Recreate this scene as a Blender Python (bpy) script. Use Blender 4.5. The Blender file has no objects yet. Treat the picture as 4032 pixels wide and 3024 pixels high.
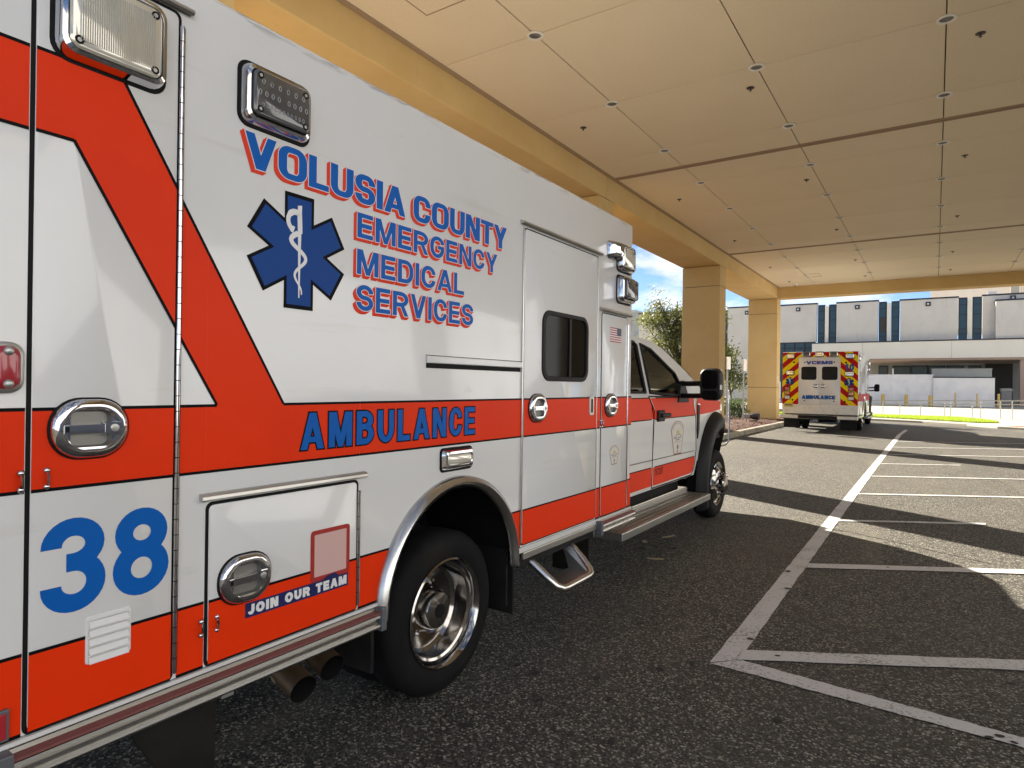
import bpy, bmesh, math, random
from mathutils import Vector, Matrix
R = math.radians
random.seed(7)
SC = bpy.context.scene
COL = SC.collection
# ------------------------------------------------------------------ camera
cam_d = bpy.data.cameras.new("camera"); cam = bpy.data.objects.new("camera", cam_d); COL.objects.link(cam)
cam_d.sensor_width = 36; cam_d.lens = 22.399; cam_d.clip_start = 0.02; cam_d.clip_end = 3000
def cam_matrix(loc, yaw, pitch, roll):
    f = Vector((-math.sin(yaw)*math.cos(pitch), math.cos(yaw)*math.cos(pitch), math.sin(pitch)))
    r = Vector((math.cos(yaw), math.sin(yaw), 0)); u = r.cross(f)
    r2 = math.cos(roll)*r + math.sin(roll)*u; u2 = -math.sin(roll)*r + math.cos(roll)*u
    m = Matrix.Identity(4)
    for i in range(3):
        m[i][0] = r2[i]; m[i][1] = u2[i]; m[i][2] = -f[i]; m[i][3] = loc[i]
    return m
cam.matrix_world = cam_matrix((2.0, 0.0, 1.57), R(33.584), R(0.0726), R(0.744))
SC.camera = cam
# ------------------------------------------------------------------ sky, sun, exposure
SUN_EL = 25.0
sun_dir = Vector((-0.876, 0.482, 0)).normalized()*math.cos(R(SUN_EL)) + Vector((0, 0, math.sin(R(SUN_EL))))
W = bpy.data.worlds.new("World"); SC.world = W; W.use_nodes = True
nt = W.node_tree; nt.nodes.clear()
def N(t, typ, **kw):
    n = t.nodes.new(typ)
    for k, v in kw.items(): setattr(n, k, v)
    return n
sky = N(nt, "ShaderNodeTexSky", sky_type='NISHITA', sun_disc=False)
sky.sun_elevation = R(SUN_EL); sky.sun_rotation = math.atan2(sun_dir.x, sun_dir.y)
sky.air_density = 0.42; sky.dust_density = 0.0; sky.ozone_density = 1.8
tc = N(nt, "ShaderNodeTexCoord"); mp = N(nt, "ShaderNodeMapping"); mp.inputs['Scale'].default_value = (1, 1, 2.6)
nz = N(nt, "ShaderNodeTexNoise"); nz.inputs['Scale'].default_value = 5.5; nz.inputs['Detail'].default_value = 9; nz.inputs['Roughness'].default_value = .62
rp = N(nt, "ShaderNodeValToRGB"); rp.color_ramp.elements[0].position = .47; rp.color_ramp.elements[1].position = .66
sc_ = N(nt, "ShaderNodeMixRGB", blend_type='MIX'); sc_.inputs[2].default_value = (5.6, 5.4, 5.1, 1)
bg = N(nt, "ShaderNodeBackground"); bg.inputs['Strength'].default_value = 0.05
ow = N(nt, "ShaderNodeOutputWorld")
nt.links.new(tc.outputs['Generated'], mp.inputs['Vector']); nt.links.new(mp.outputs[0], nz.inputs['Vector'])
nt.links.new(nz.outputs['Fac'], rp.inputs[0]); nt.links.new(rp.outputs[0], sc_.inputs[0])
nt.links.new(sky.outputs[0], sc_.inputs[1]); nt.links.new(sc_.outputs[0], bg.inputs[0]); nt.links.new(bg.outputs[0], ow.inputs[0])
sun_d = bpy.data.lights.new("sun", 'SUN'); sun_d.energy = 5.0; sun_d.angle = R(0.5); sun_d.color = (1.0, .915, .78)
sun = bpy.data.objects.new("sun", sun_d); COL.objects.link(sun)
sun.rotation_euler = (-sun_dir).to_track_quat('-Z', 'Y').to_euler()
SC.view_settings.view_transform = 'Standard'; SC.view_settings.look = 'None'; SC.view_settings.gamma = 1.0
SC.view_settings.use_curve_mapping = False
SC.view_settings.exposure = 2.2
SC.cycles.use_denoising = True; SC.cycles.max_bounces = 8; SC.cycles.diffuse_bounces = 4; SC.cycles.glossy_bounces = 4
SC.cycles.transparent_max_bounces = 8; SC.cycles.sample_clamp_indirect = 6; SC.cycles.caustics_reflective = False; SC.cycles.caustics_refractive = False
# ------------------------------------------------------------------ materials
MAT = {}
def mat(name, col, rough=.5, metal=0, coat=0, spec=.5, bump=None, var=None, coatr=.05, emis=None, alpha=None, trans=0):
    m = bpy.data.materials.new(name); m.use_nodes = True; t = m.node_tree; p = t.nodes["Principled BSDF"]
    p.inputs['Base Color'].default_value = (*col, 1); p.inputs['Roughness'].default_value = rough; p.inputs['Metallic'].default_value = metal
    p.inputs['Coat Weight'].default_value = coat; p.inputs['Coat Roughness'].default_value = coatr; p.inputs['Specular IOR Level'].default_value = spec
    if trans: p.inputs['Transmission Weight'].default_value = trans
    if alpha is not None: p.inputs['Alpha'].default_value = alpha
    c = None
    if var or bump: c = N(t, "ShaderNodeTexCoord")
    if var:   # list of (scale, detail, lo, hi, colour, strength, vector scale)
        last = None
        for (s, det, lo, hi, vc, st, vs) in var:
            mpn = N(t, "ShaderNodeMapping"); mpn.inputs['Scale'].default_value = vs
            n = N(t, "ShaderNodeTexNoise"); n.inputs['Scale'].default_value = s; n.inputs['Detail'].default_value = det; n.inputs['Roughness'].default_value = .6
            r = N(t, "ShaderNodeMapRange"); r.inputs[1].default_value = lo; r.inputs[2].default_value = hi; r.inputs[4].default_value = st
            x = N(t, "ShaderNodeMixRGB"); x.inputs[2].default_value = (*vc, 1)
            t.links.new(c.outputs['Object'], mpn.inputs[0]); t.links.new(mpn.outputs[0], n.inputs['Vector']); t.links.new(n.outputs['Fac'], r.inputs[0]); t.links.new(r.outputs[0], x.inputs[0])
            if last: t.links.new(last.outputs[0], x.inputs[1])
            else: x.inputs[1].default_value = (*col, 1)
            last = x
        t.links.new(last.outputs[0], p.inputs['Base Color'])
    if bump:
        s, det, st, dist = bump
        n = N(t, "ShaderNodeTexNoise"); n.inputs['Scale'].default_value = s; n.inputs['Detail'].default_value = det
        b = N(t, "ShaderNodeBump"); b.inputs['Strength'].default_value = st; b.inputs['Distance'].default_value = dist
        t.links.new(c.outputs['Object'], n.inputs['Vector']); t.links.new(n.outputs['Fac'], b.inputs['Height']); t.links.new(b.outputs[0], p.inputs['Normal'])
    MAT[name] = m
    return m
S1 = (1, 1, 1)
mat("white_paint", (.70, .70, .69), .32, coat=.8, coatr=.07, bump=(1.7, 3, .35, .006),
    var=[(1.1, 4, .45, .8, (.62, .62, .61), .8, S1), (14, 6, .66, .78, (.45, .43, .4), .35, (1, .4, 1)), (3, 5, .62, .75, (.56, .53, .48), .5, (1, .25, 3))])
def grime():   # rubbed, dirty roof edge of the patient box
    m = MAT["white_paint"]; t = m.node_tree; p = t.nodes["Principled BSDF"]; src = p.inputs['Base Color'].links[0].from_socket
    c = N(t, "ShaderNodeTexCoord"); sx = N(t, "ShaderNodeSeparateXYZ"); t.links.new(c.outputs['Object'], sx.inputs[0])
    r = N(t, "ShaderNodeMapRange"); r.inputs[1].default_value = 2.80; r.inputs[2].default_value = 2.835
    n = N(t, "ShaderNodeTexNoise"); n.inputs['Scale'].default_value = 7; n.inputs['Detail'].default_value = 7; mp_ = N(t, "ShaderNodeMapping"); mp_.inputs['Scale'].default_value = (1, 1, 7)
    r2 = N(t, "ShaderNodeMapRange"); r2.inputs[1].default_value = .52; r2.inputs[2].default_value = .62
    mu = N(t, "ShaderNodeMath", operation='MULTIPLY'); x = N(t, "ShaderNodeMixRGB"); x.inputs[2].default_value = (.33, .33, .34, 1)
    t.links.new(sx.outputs[2], r.inputs[0]); t.links.new(c.outputs['Object'], mp_.inputs[0]); t.links.new(mp_.outputs[0], n.inputs['Vector']); t.links.new(n.outputs['Fac'], r2.inputs[0])
    t.links.new(r.outputs[0], mu.inputs[0]); t.links.new(r2.outputs[0], mu.inputs[1]); t.links.new(mu.outputs[0], x.inputs[0]); t.links.new(src, x.inputs[1]); t.links.new(x.outputs[0], p.inputs['Base Color'])
grime()
mat("white_vent", (.74, .74, .73), .4, coat=.3)
mat("orange_vinyl", (.78, .036, .002), .42, spec=.16, var=[(2.2, 5, .45, .75, (.66, .026, .002), .6, S1)])
mat("black_vinyl", (.004, .004, .005), .5, spec=.08)
mat("blue_vinyl", (.003, .105, .43), .4, spec=.16)
mat("navy_vinyl", (.002, .05, .24), .4, spec=.16)
mat("red_vinyl", (.70, .04, .012), .4, spec=.2)
mat("white_vinyl", (.74, .74, .74), .4)
mat("dark_navy", (.008, .012, .09), .4)
mat("sticker_red", (.36, .02, .015), .45)
mat("sticker_pink", (.62, .40, .37), .5)
mat("badge_cream", (.66, .63, .56), .45)
mat("badge_red", (.30, .05, .04), .45)
mat("rail_insert", (.17, .055, .05), .5)
mat("badge_yellow", (.6, .42, .06), .45)
mat("badge_grey", (.16, .18, .2), .5)
mat("flag_red", (.42, .02, .03), .45); mat("flag_blue", (.015, .03, .10), .45)
mat("chrome", (.58, .58, .60), .06, metal=1)
mat("polished_rim", (.40, .385, .37), .11, metal=1, var=[(7, 5, .5, .75, (.22, .20, .18), .7, S1)])
mat("aluminium", (.60, .59, .57), .26, metal=1, bump=(90, 3, .1, .0006))
mat("dull_aluminium", (.52, .51, .48), .38, metal=1, var=[(6, 6, .5, .75, (.33, .31, .28), .7, (1, .3, 1))])
mat("handle_recess", (.27, .265, .25), .45, metal=.8)
mat("rubber", (.007, .007, .0075), .6, spec=.15)
mat("tyre", (.007, .007, .0075), .75, spec=.15, bump=(40, 4, .25, .003), var=[(5, 5, .5, .8, (.022, .020, .018), .7, S1)])
mat("black_plastic", (.010, .010, .0105), .5, spec=.22, bump=(300, 2, .15, .0005))
mat("flap", (.011, .011, .011), .6, spec=.15, var=[(6, 5, .45, .75, (.028, .024, .02), .6, S1)])
mat("grey_plastic", (.10, .11, .12), .45)
mat("lens_clear", (.68, .65, .56), .12, metal=.35, coat=1, coatr=.03)
mat("lens_dark", (.075, .075, .077), .14, coat=1, coatr=.02)
mat("led_ring", (.42, .42, .42), .3, metal=.4)
mat("lens_red", (.36, .02, .03), .22, coat=.8)
mat("lens_amber", (.45, .14, .01), .2, coat=.8)
mat("dark_glass", (.005, .005, .005), .06, spec=.06)
mat("rusty_steel", (.16, .11, .07), .5, metal=.7, var=[(12, 6, .45, .7, (.09, .05, .03), .8, S1)])
mat("yellow_vinyl", (.86, .66, .004), .45, spec=.12); mat("chevron_red", (.46, .006, .010), .45, spec=.12)
mat("plate_yellow", (.55, .42, .03), .5)
mat("stucco_tan", (.60, .425, .185), .85, bump=(120, 6, .35, .004), var=[(.9, 6, .4, .75, (.52, .34, .125), .8, S1), (6, 6, .6, .8, (.44, .30, .13), .5, (1, 1, .3))])
mat("ceiling_tan", (.74, .635, .47), .85, bump=(140, 5, .25, .003), var=[(.35, 5, .4, .7, (.68, .57, .41), .8, S1), (30, 6, .5, .8, (.64, .53, .37), .6, S1)])
mat("reveal_brown", (.34, .235, .15), .6)
mat("dark_gap", (.03, .022, .016), .8)
mat("light_trim", (.74, .72, .66), .45); mat("light_inside", (.16, .16, .16), .3, metal=.6)
mat("concrete", (.36, .335, .285), .85, bump=(45, 6, .4, .006), var=[(1.4, 6, .45, .75, (.30, .28, .23), .9, S1), (10, 5, .5, .7, (.48, .45, .38), .6, S1)])
mat("kerb_concrete", (.34, .31, .25), .88, bump=(60, 6, .5, .006), var=[(2.2, 7, .42, .68, (.16, .14, .11), .9, S1)])
mat("mulch", (.085, .03, .014), .95, bump=(35, 6, 1, .03), var=[(22, 6, .4, .65, (.05, .02, .01), .9, S1)])
mat("mulch_chip", (.12, .043, .02), .9, var=[(3, 2, .4, .6, (.09, .035, .018), .9, S1)])
mat("grass_blade", (.13, .22, .015), .6, var=[(4, 3, .4, .6, (.20, .27, .03), .9, S1)])
mat("soil", (.10, .12, .03), .95)
mat("leaf", (.05, .075, .024), .5, var=[(1.3, 3, .4, .62, (.11, .125, .04), .9, S1)])
mat("leaf_dark", (.03, .06, .015), .5, var=[(3, 3, .4, .62, (.05, .09, .02), .9, S1)])
for _n, _c, _f in (("leaf", (.24, .25, .045), .34), ("leaf_dark", (.10, .16, .02), .3), ("grass_blade", (.38, .50, .03), .5)):
    _t = MAT[_n].node_tree; _p = _t.nodes["Principled BSDF"]; _o = [n for n in _t.nodes if n.type == 'OUTPUT_MATERIAL'][0]
    _tr = N(_t, "ShaderNodeBsdfTranslucent"); _tr.inputs[0].default_value = (*_c, 1); _m = N(_t, "ShaderNodeMixShader"); _m.inputs[0].default_value = _f
    _t.links.new(_p.outputs[0], _m.inputs[1]); _t.links.new(_tr.outputs[0], _m.inputs[2]); _t.links.new(_m.outputs[0], _o.inputs[0])
mat("bark", (.10, .075, .05), .9, bump=(30, 5, .8, .02))
mat("galvanised", (.50, .50, .48), .4, metal=.85, var=[(20, 5, .45, .7, (.36, .36, .35), .8, S1)])
mat("sign_white", (.68, .64, .60), .5, var=[(5, 3, .5, .7, (.6, .55, .5), .6, S1)]); mat("sign_back", (.40, .34, .31), .5)
mat("wall_white", (.72, .67, .585), .8, bump=(60, 5, .3, .006), var=[(.5, 6, .42, .7, (.65, .60, .52), .9, S1), (3, 6, .55, .8, (.54, .49, .42), .5, (1, 1, .2))])
mat("wall_bright", (.88, .82, .69), .8, bump=(60, 5, .3, .006), var=[(.6, 6, .45, .75, (.82, .76, .63), .8, S1)])  # paler than wall_white; bounce light on the fascia put into the colour
mat("bounce_wall", (.46, .485, .53), .8, var=[(.4, 6, .42, .7, (.42, .44, .48), .9, S1)])
mat("bounce_pane", (.36, .375, .40), .4)
mat("wall_paint", (.78, .77, .76), .7, var=[(.9, 6, .42, .7, (.63, .64, .67), .9, S1), (3, 6, .58, .8, (.5, .5, .5), .5, (1, 1, .25))])
mat("facade_glass", (.045, .085, .105), .12, spec=.25)
mat("facade_frame", (.012, .017, .028), .4)
mat("facade_dark", (.03, .025, .02), .7)
mat("blind", (.05, .045, .04), .7)
mat("pink_stucco", (.46, .34, .27), .85)
mat("grey_box", (.37, .37, .34), .75, var=[(1, 5, .45, .7, (.3, .3, .27), .8, S1)])
mat("bollard_yellow", (.55, .37, .10), .6, var=[(6, 5, .5, .75, (.38, .27, .12), .8, S1)])
mat("rail_steel", (.42, .41, .38), .35, metal=.8)
mat("truck_white", (.72, .75, .80), .3, coat=.4)
mat("tactile_red", (.25, .08, .06), .8)
mat("flood_grey", (.22, .22, .22), .45); mat("flood_dark", (.03, .02, .02), .4)
mat("seat_cloth", (.03, .03, .033), .8)
mat("leaf_and_slot_light", (.42, .34, .2), .8)  # dry leaf tan; on the tailpipe slots it paints light passing through
def glass_mat(name, tint, mix):
    m = bpy.data.materials.new(name); m.use_nodes = True; t = m.node_tree; t.nodes.clear()
    o = N(t, "ShaderNodeOutputMaterial"); g = N(t, "ShaderNodeBsdfGlossy"); g.inputs['Roughness'].default_value = .02
    tr = N(t, "ShaderNodeBsdfTransparent"); tr.inputs[0].default_value = (*tint, 1); f = N(t, "ShaderNodeFresnel"); f.inputs[0].default_value = mix
    x = N(t, "ShaderNodeMixShader"); t.links.new(f.outputs[0], x.inputs[0]); t.links.new(tr.outputs[0], x.inputs[1]); t.links.new(g.outputs[0], x.inputs[2]); t.links.new(x.outputs[0], o.inputs[0])
    MAT[name] = m
glass_mat("cab_glass", (.30, .37, .34), 1.45)
glass_mat("tinted_glass", (.06, .06, .055), 1.4)
mat("gum", (.016, .015, .015), .7)
GUM = [(2.22,3.60),(2.26,3.64),(2.31,3.61),(.97,5.85),(1.06,5.35),(1.06,4.14),(1.25,3.97),(1.67,6.51),(.51,3.10),(.40,3.98),(.66,2.93),(.21,2.96),(.23,2.33),(.83,2.59),(.43,4.14),(.17,3.67),(2.46,6.07),(1.82,4.68),(.75,3.4),(1.4,3.2),(1.9,5.4),(-.3,3.1),(2.9,8.3),(1.5,9.6)]
def asphalt_mat():
    m = bpy.data.materials.new("asphalt"); m.use_nodes = True; t = m.node_tree; p = t.nodes["Principled BSDF"]; L = t.links.new
    c = N(t, "ShaderNodeTexCoord")
    vo = N(t, "ShaderNodeTexVoronoi"); vo.inputs['Scale'].default_value = 105
    se = N(t, "ShaderNodeSeparateColor")
    r = N(t, "ShaderNodeValToRGB"); e = r.color_ramp.elements
    e[0].position = 0; e[0].color = (.012, .012, .0118, 1); e[1].position = 1; e[1].color = (.40, .37, .30, 1)
    a = e.new(.42); a.color = (.040, .0385, .034, 1); a = e.new(.82); a.color = (.105, .098, .080, 1)
    L(c.outputs['Object'], vo.inputs['Vector']); L(vo.outputs['Color'], se.inputs[0]); L(se.outputs[0], r.inputs[0])
    last = r.outputs[0]
    for (s, det, lo, hi, col, st, vs) in ((.22, 5, .42, .7, (.125, .112, .085), .45, S1), (.9, 6, .5, .78, (.06, .055, .05), .55, S1), (6.5, 2, .69, .72, (.02, .019, .018), .85, (1, .8, 1)), (1.3, 4, .66, .78, (.05, .04, .033), .6, (.5, 1.4, 1)), (.5, 2, .60, .72, (.16, .145, .11), .4, (3, .4, 1))):
        mpn = N(t, "ShaderNodeMapping"); mpn.inputs['Scale'].default_value = vs
        n = N(t, "ShaderNodeTexNoise"); n.inputs['Scale'].default_value = s; n.inputs['Detail'].default_value = det
        q = N(t, "ShaderNodeMapRange"); q.inputs[1].default_value = lo; q.inputs[2].default_value = hi; q.inputs[4].default_value = st
        x = N(t, "ShaderNodeMixRGB"); x.inputs[2].default_value = (*col, 1)
        L(c.outputs['Object'], mpn.inputs[0]); L(mpn.outputs[0], n.inputs['Vector']); L(n.outputs['Fac'], q.inputs[0]); L(q.outputs[0], x.inputs[0]); L(last, x.inputs[1]); last = x.outputs[0]
    L(last, p.inputs['Base Color']); p.inputs['Roughness'].default_value = .8; p.inputs['Specular IOR Level'].default_value = .3
    b = N(t, "ShaderNodeBump"); b.inputs['Strength'].default_value = .5; b.inputs['Distance'].default_value = .004
    L(vo.outputs['Distance'], b.inputs['Height']); L(b.outputs[0], p.inputs['Normal'])
    MAT["asphalt"] = m
    # worn road paint on the same stone
    m2 = bpy.data.materials.new("road_paint"); m2.use_nodes = True; t = m2.node_tree; p = t.nodes["Principled BSDF"]; L = t.links.new
    c = N(t, "ShaderNodeTexCoord"); n = N(t, "ShaderNodeTexNoise"); n.inputs['Scale'].default_value = 70; n.inputs['Detail'].default_value = 5
    n2 = N(t, "ShaderNodeTexNoise"); n2.inputs['Scale'].default_value = 3; n2.inputs['Detail'].default_value = 4
    ad = N(t, "ShaderNodeMath", operation='MULTIPLY_ADD'); ad.inputs[1].default_value = .6
    q = N(t, "ShaderNodeMapRange"); q.inputs[1].default_value = .86; q.inputs[2].default_value = .98; q.inputs[4].default_value = .75
    x = N(t, "ShaderNodeMixRGB"); x.inputs[1].default_value = (.53, .52, .50, 1); x.inputs[2].default_value = (.13, .125, .12, 1)
    L(c.outputs['Object'], n.inputs['Vector']); L(c.outputs['Object'], n2.inputs['Vector']); L(n2.outputs['Fac'], ad.inputs[0]); L(n.outputs['Fac'], ad.inputs[2]); L(ad.outputs[0], q.inputs[0]); L(q.outputs[0], x.inputs[0]); L(x.outputs[0], p.inputs['Base Color'])
    p.inputs['Roughness'].default_value = .7
    v = N(t, "ShaderNodeTexVoronoi"); v.inputs['Scale'].default_value = 105; b = N(t, "ShaderNodeBump"); b.inputs['Strength'].default_value = .35; b.inputs['Distance'].default_value = .003
    L(c.outputs['Object'], v.inputs['Vector']); L(v.outputs['Distance'], b.inputs['Height']); L(b.outputs[0], p.inputs['Normal'])
    MAT["road_paint"] = m2
asphalt_mat()
# ------------------------------------------------------------------ mesh helpers
class B:
    def __init__(s): s.v = []; s.f = []; s.m = []
    def add(s, vs, fs, m=0):
        o = len(s.v); s.v += [tuple(p) for p in vs]
        for f in fs: s.f.append([i+o for i in f]); s.m.append(m)
        return s
    def box(s, x0, x1, y0, y1, z0, z1, m=0):
        return s.add([(x0,y0,z0),(x1,y0,z0),(x1,y1,z0),(x0,y1,z0),(x0,y0,z1),(x1,y0,z1),(x1,y1,z1),(x0,y1,z1)],
                     [(0,3,2,1),(4,5,6,7),(0,1,5,4),(1,2,6,5),(2,3,7,6),(3,0,4,7)], m)
    def poly(s, pts, m=0): return s.add(pts, [tuple(range(len(pts)))], m)
    def loft(s, rings, m=0, cap0=False, cap1=False, closed=True, mats=None):
        n = len(rings[0]); o = len(s.v)
        for r in rings: s.v += [tuple(p) for p in r]
        for k in range(len(rings)-1):
            mm = mats[k] if mats else m
            for i in range(n if closed else n-1):
                j = (i+1) % n; s.f.append([o+k*n+i, o+k*n+j, o+(k+1)*n+j, o+(k+1)*n+i]); s.m.append(mm)
        if cap0: s.f.append([o+i for i in range(n)][::-1]); s.m.append(mats[0] if mats else m)
        if cap1: s.f.append([o+(len(rings)-1)*n+i for i in range(n)]); s.m.append(mats[-1] if mats else m)
        return s
    def tube(s, path, r, n=8, m=0, cap=True, closed=False):
        path = [Vector(p) for p in path]; rings = []; up = None; L = len(path)
        for i, p in enumerate(path):
            d = ((path[(i+1) % L] if closed or i < L-1 else p) - (path[i-1] if closed or i > 0 else p)).normalized()
            if up is None: up = Vector((0,0,1)) if abs(d.z) < .9 else Vector((0,1,0))
            a = d.cross(up).normalized(); b = a.cross(d).normalized(); up = b
            rr_ = r[i] if isinstance(r, (list, tuple)) else r
            rings.append([p + rr_*(math.cos(2*math.pi*k/n)*a + math.sin(2*math.pi*k/n)*b) for k in range(n)])
        if closed: rings.append(rings[0])
        return s.loft(rings, m, cap and not closed, cap and not closed)
    def lathe(s, prof, c, axis='x', n=32, m=0, mats=None, cap1=False, cap0=False):
        rings = []
        for (r, h) in prof:
            ring = []
            for k in range(n):
                a = 2*math.pi*k/n; u, v = r*math.cos(a), r*math.sin(a)
                ring.append({'x': (c[0]+h, c[1]+u, c[2]+v), 'y': (c[0]+u, c[1]+h, c[2]+v), 'z': (c[0]+u, c[1]+v, c[2]+h)}[axis])
            rings.append(ring)
        return s.loft(rings, m, mats=mats, cap1=cap1, cap0=cap0)
    def prism(s, pts, x0, x1, m=0):       # pts in (y,z), extruded along x
        n = len(pts)
        s.add([(x0,a,b) for a,b in pts]+[(x1,a,b) for a,b in pts], [tuple(range(n))[::-1], tuple(range(n,2*n))]+[(i,(i+1)%n,n+(i+1)%n,n+i) for i in range(n)], m)
        return s
    def shift(s, d):
        s.v = [(a+d[0], b+d[1], c+d[2]) for a,b,c in s.v]; return s
def rrect(cy, cz, w, h, r, n=5):
    out = []
    for (sx, sz, a0) in ((1,1,0),(-1,1,90),(-1,-1,180),(1,-1,270)):
        for k in range(n+1):
            a = R(a0+90*k/n); out.append((cy+sx*(w/2-r)+r*math.cos(a), cz+sz*(h/2-r)+r*math.sin(a)))
    return out
def ax(pts, x): return [(x, a, b) for a, b in pts]
ORG = Vector((0,0,0))
def finish(me, name, parent, smooth, bevel):
    if smooth is not None:
        me.shade_smooth(); me.set_sharp_from_angle(angle=R(smooth))
    o = bpy.data.objects.new(name, me); COL.objects.link(o)
    if parent: o.parent = parent
    if bevel:
        md = o.modifiers.new("bevel", 'BEVEL'); md.width = bevel; md.segments = 2; md.limit_method = 'ANGLE'; md.angle_limit = R(40)
    return o
def mk(name, b, mats, parent=None, smooth=None, bevel=0, rel=True):
    me = bpy.data.meshes.new(name); off = ORG if (parent and rel) else Vector((0,0,0))
    me.from_pydata([(x-off.x, y-off.y, z-off.z) for x,y,z in b.v], [], b.f)
    for m in ([mats] if isinstance(mats, str) else mats): me.materials.append(MAT[m])
    if any(b.m): me.polygons.foreach_set("material_index", b.m)
    me.update()
    return finish(me, name, parent, smooth, bevel)
def tag(o, label=None, cat=None, group=None, kind=None):
    for k, v in (("label", label), ("category", cat), ("group", group), ("kind", kind)):
        if v: o[k] = v
    return o
def empty(name, loc, label, cat, group=None):
    o = bpy.data.objects.new(name, None); COL.objects.link(o); o.location = loc; o.empty_display_size = .3
    return tag(o, label, cat, group)
def dup(o, loc, parent=None):
    c = o.copy(); COL.objects.link(c); c.location = loc; c.parent = parent
    for ch in o.children:
        d = ch.copy(); COL.objects.link(d); d.parent = c
    return c
def clip(poly, y0, y1, z0, z1):
    for (i, v, sgn) in ((0,y0,1),(0,y1,-1),(1,z0,1),(1,z1,-1)):
        out = []
        for k in range(len(poly)):
            a, b = poly[k-1], poly[k]; da, db = sgn*(a[i]-v), sgn*(b[i]-v)
            if (da >= 0) != (db >= 0):
                t = da/(da-db); out.append((a[0]+t*(b[0]-a[0]), a[1]+t*(b[1]-a[1])))
            if db >= 0: out.append(b)
        poly = out
        if len(poly) < 3: return []
    return poly
# ------------------------------------------------------------------ block lettering built from strokes
def rpath(pts, closed=False, n=7):
    # pts: (x, y) sharp or (x, y, hr, vr) rounded: trim along the horizontal / vertical leg
    out = []; L = len(pts)
    for i, p in enumerate(pts):
        if len(p) == 2 or (not closed and i in (0, L-1)):
            if not out or math.hypot(p[0]-out[-1][0], p[1]-out[-1][1]) > 8e-4: out.append((p[0], p[1]))
            continue
        a, b = pts[i-1], pts[(i+1) % L]
        def cut(q):
            dx, dy = q[0]-p[0], q[1]-p[1]; l = math.hypot(dx, dy); t = min(p[2] if abs(dx) > abs(dy) else p[3], l/2 if len(q) > 2 else l)
            return (p[0]+dx/l*t, p[1]+dy/l*t)
        s, e = cut(a), cut(b)
        for k in range(n+1):
            t = k/n; c1 = (s[0]+.552*(p[0]-s[0]), s[1]+.552*(p[1]-s[1])); c2 = (e[0]+.552*(p[0]-e[0]), e[1]+.552*(p[1]-e[1]))
            q = tuple((1-t)**3*s[j]+3*(1-t)**2*t*c1[j]+3*(1-t)*t*t*c2[j]+t**3*e[j] for j in (0,1))
            if not out or math.hypot(q[0]-out[-1][0], q[1]-out[-1][1]) > 8e-4: out.append(q)
    if closed and math.hypot(out[0][0]-out[-1][0], out[0][1]-out[-1][1]) < 8e-4: out.pop()
    return out
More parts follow.
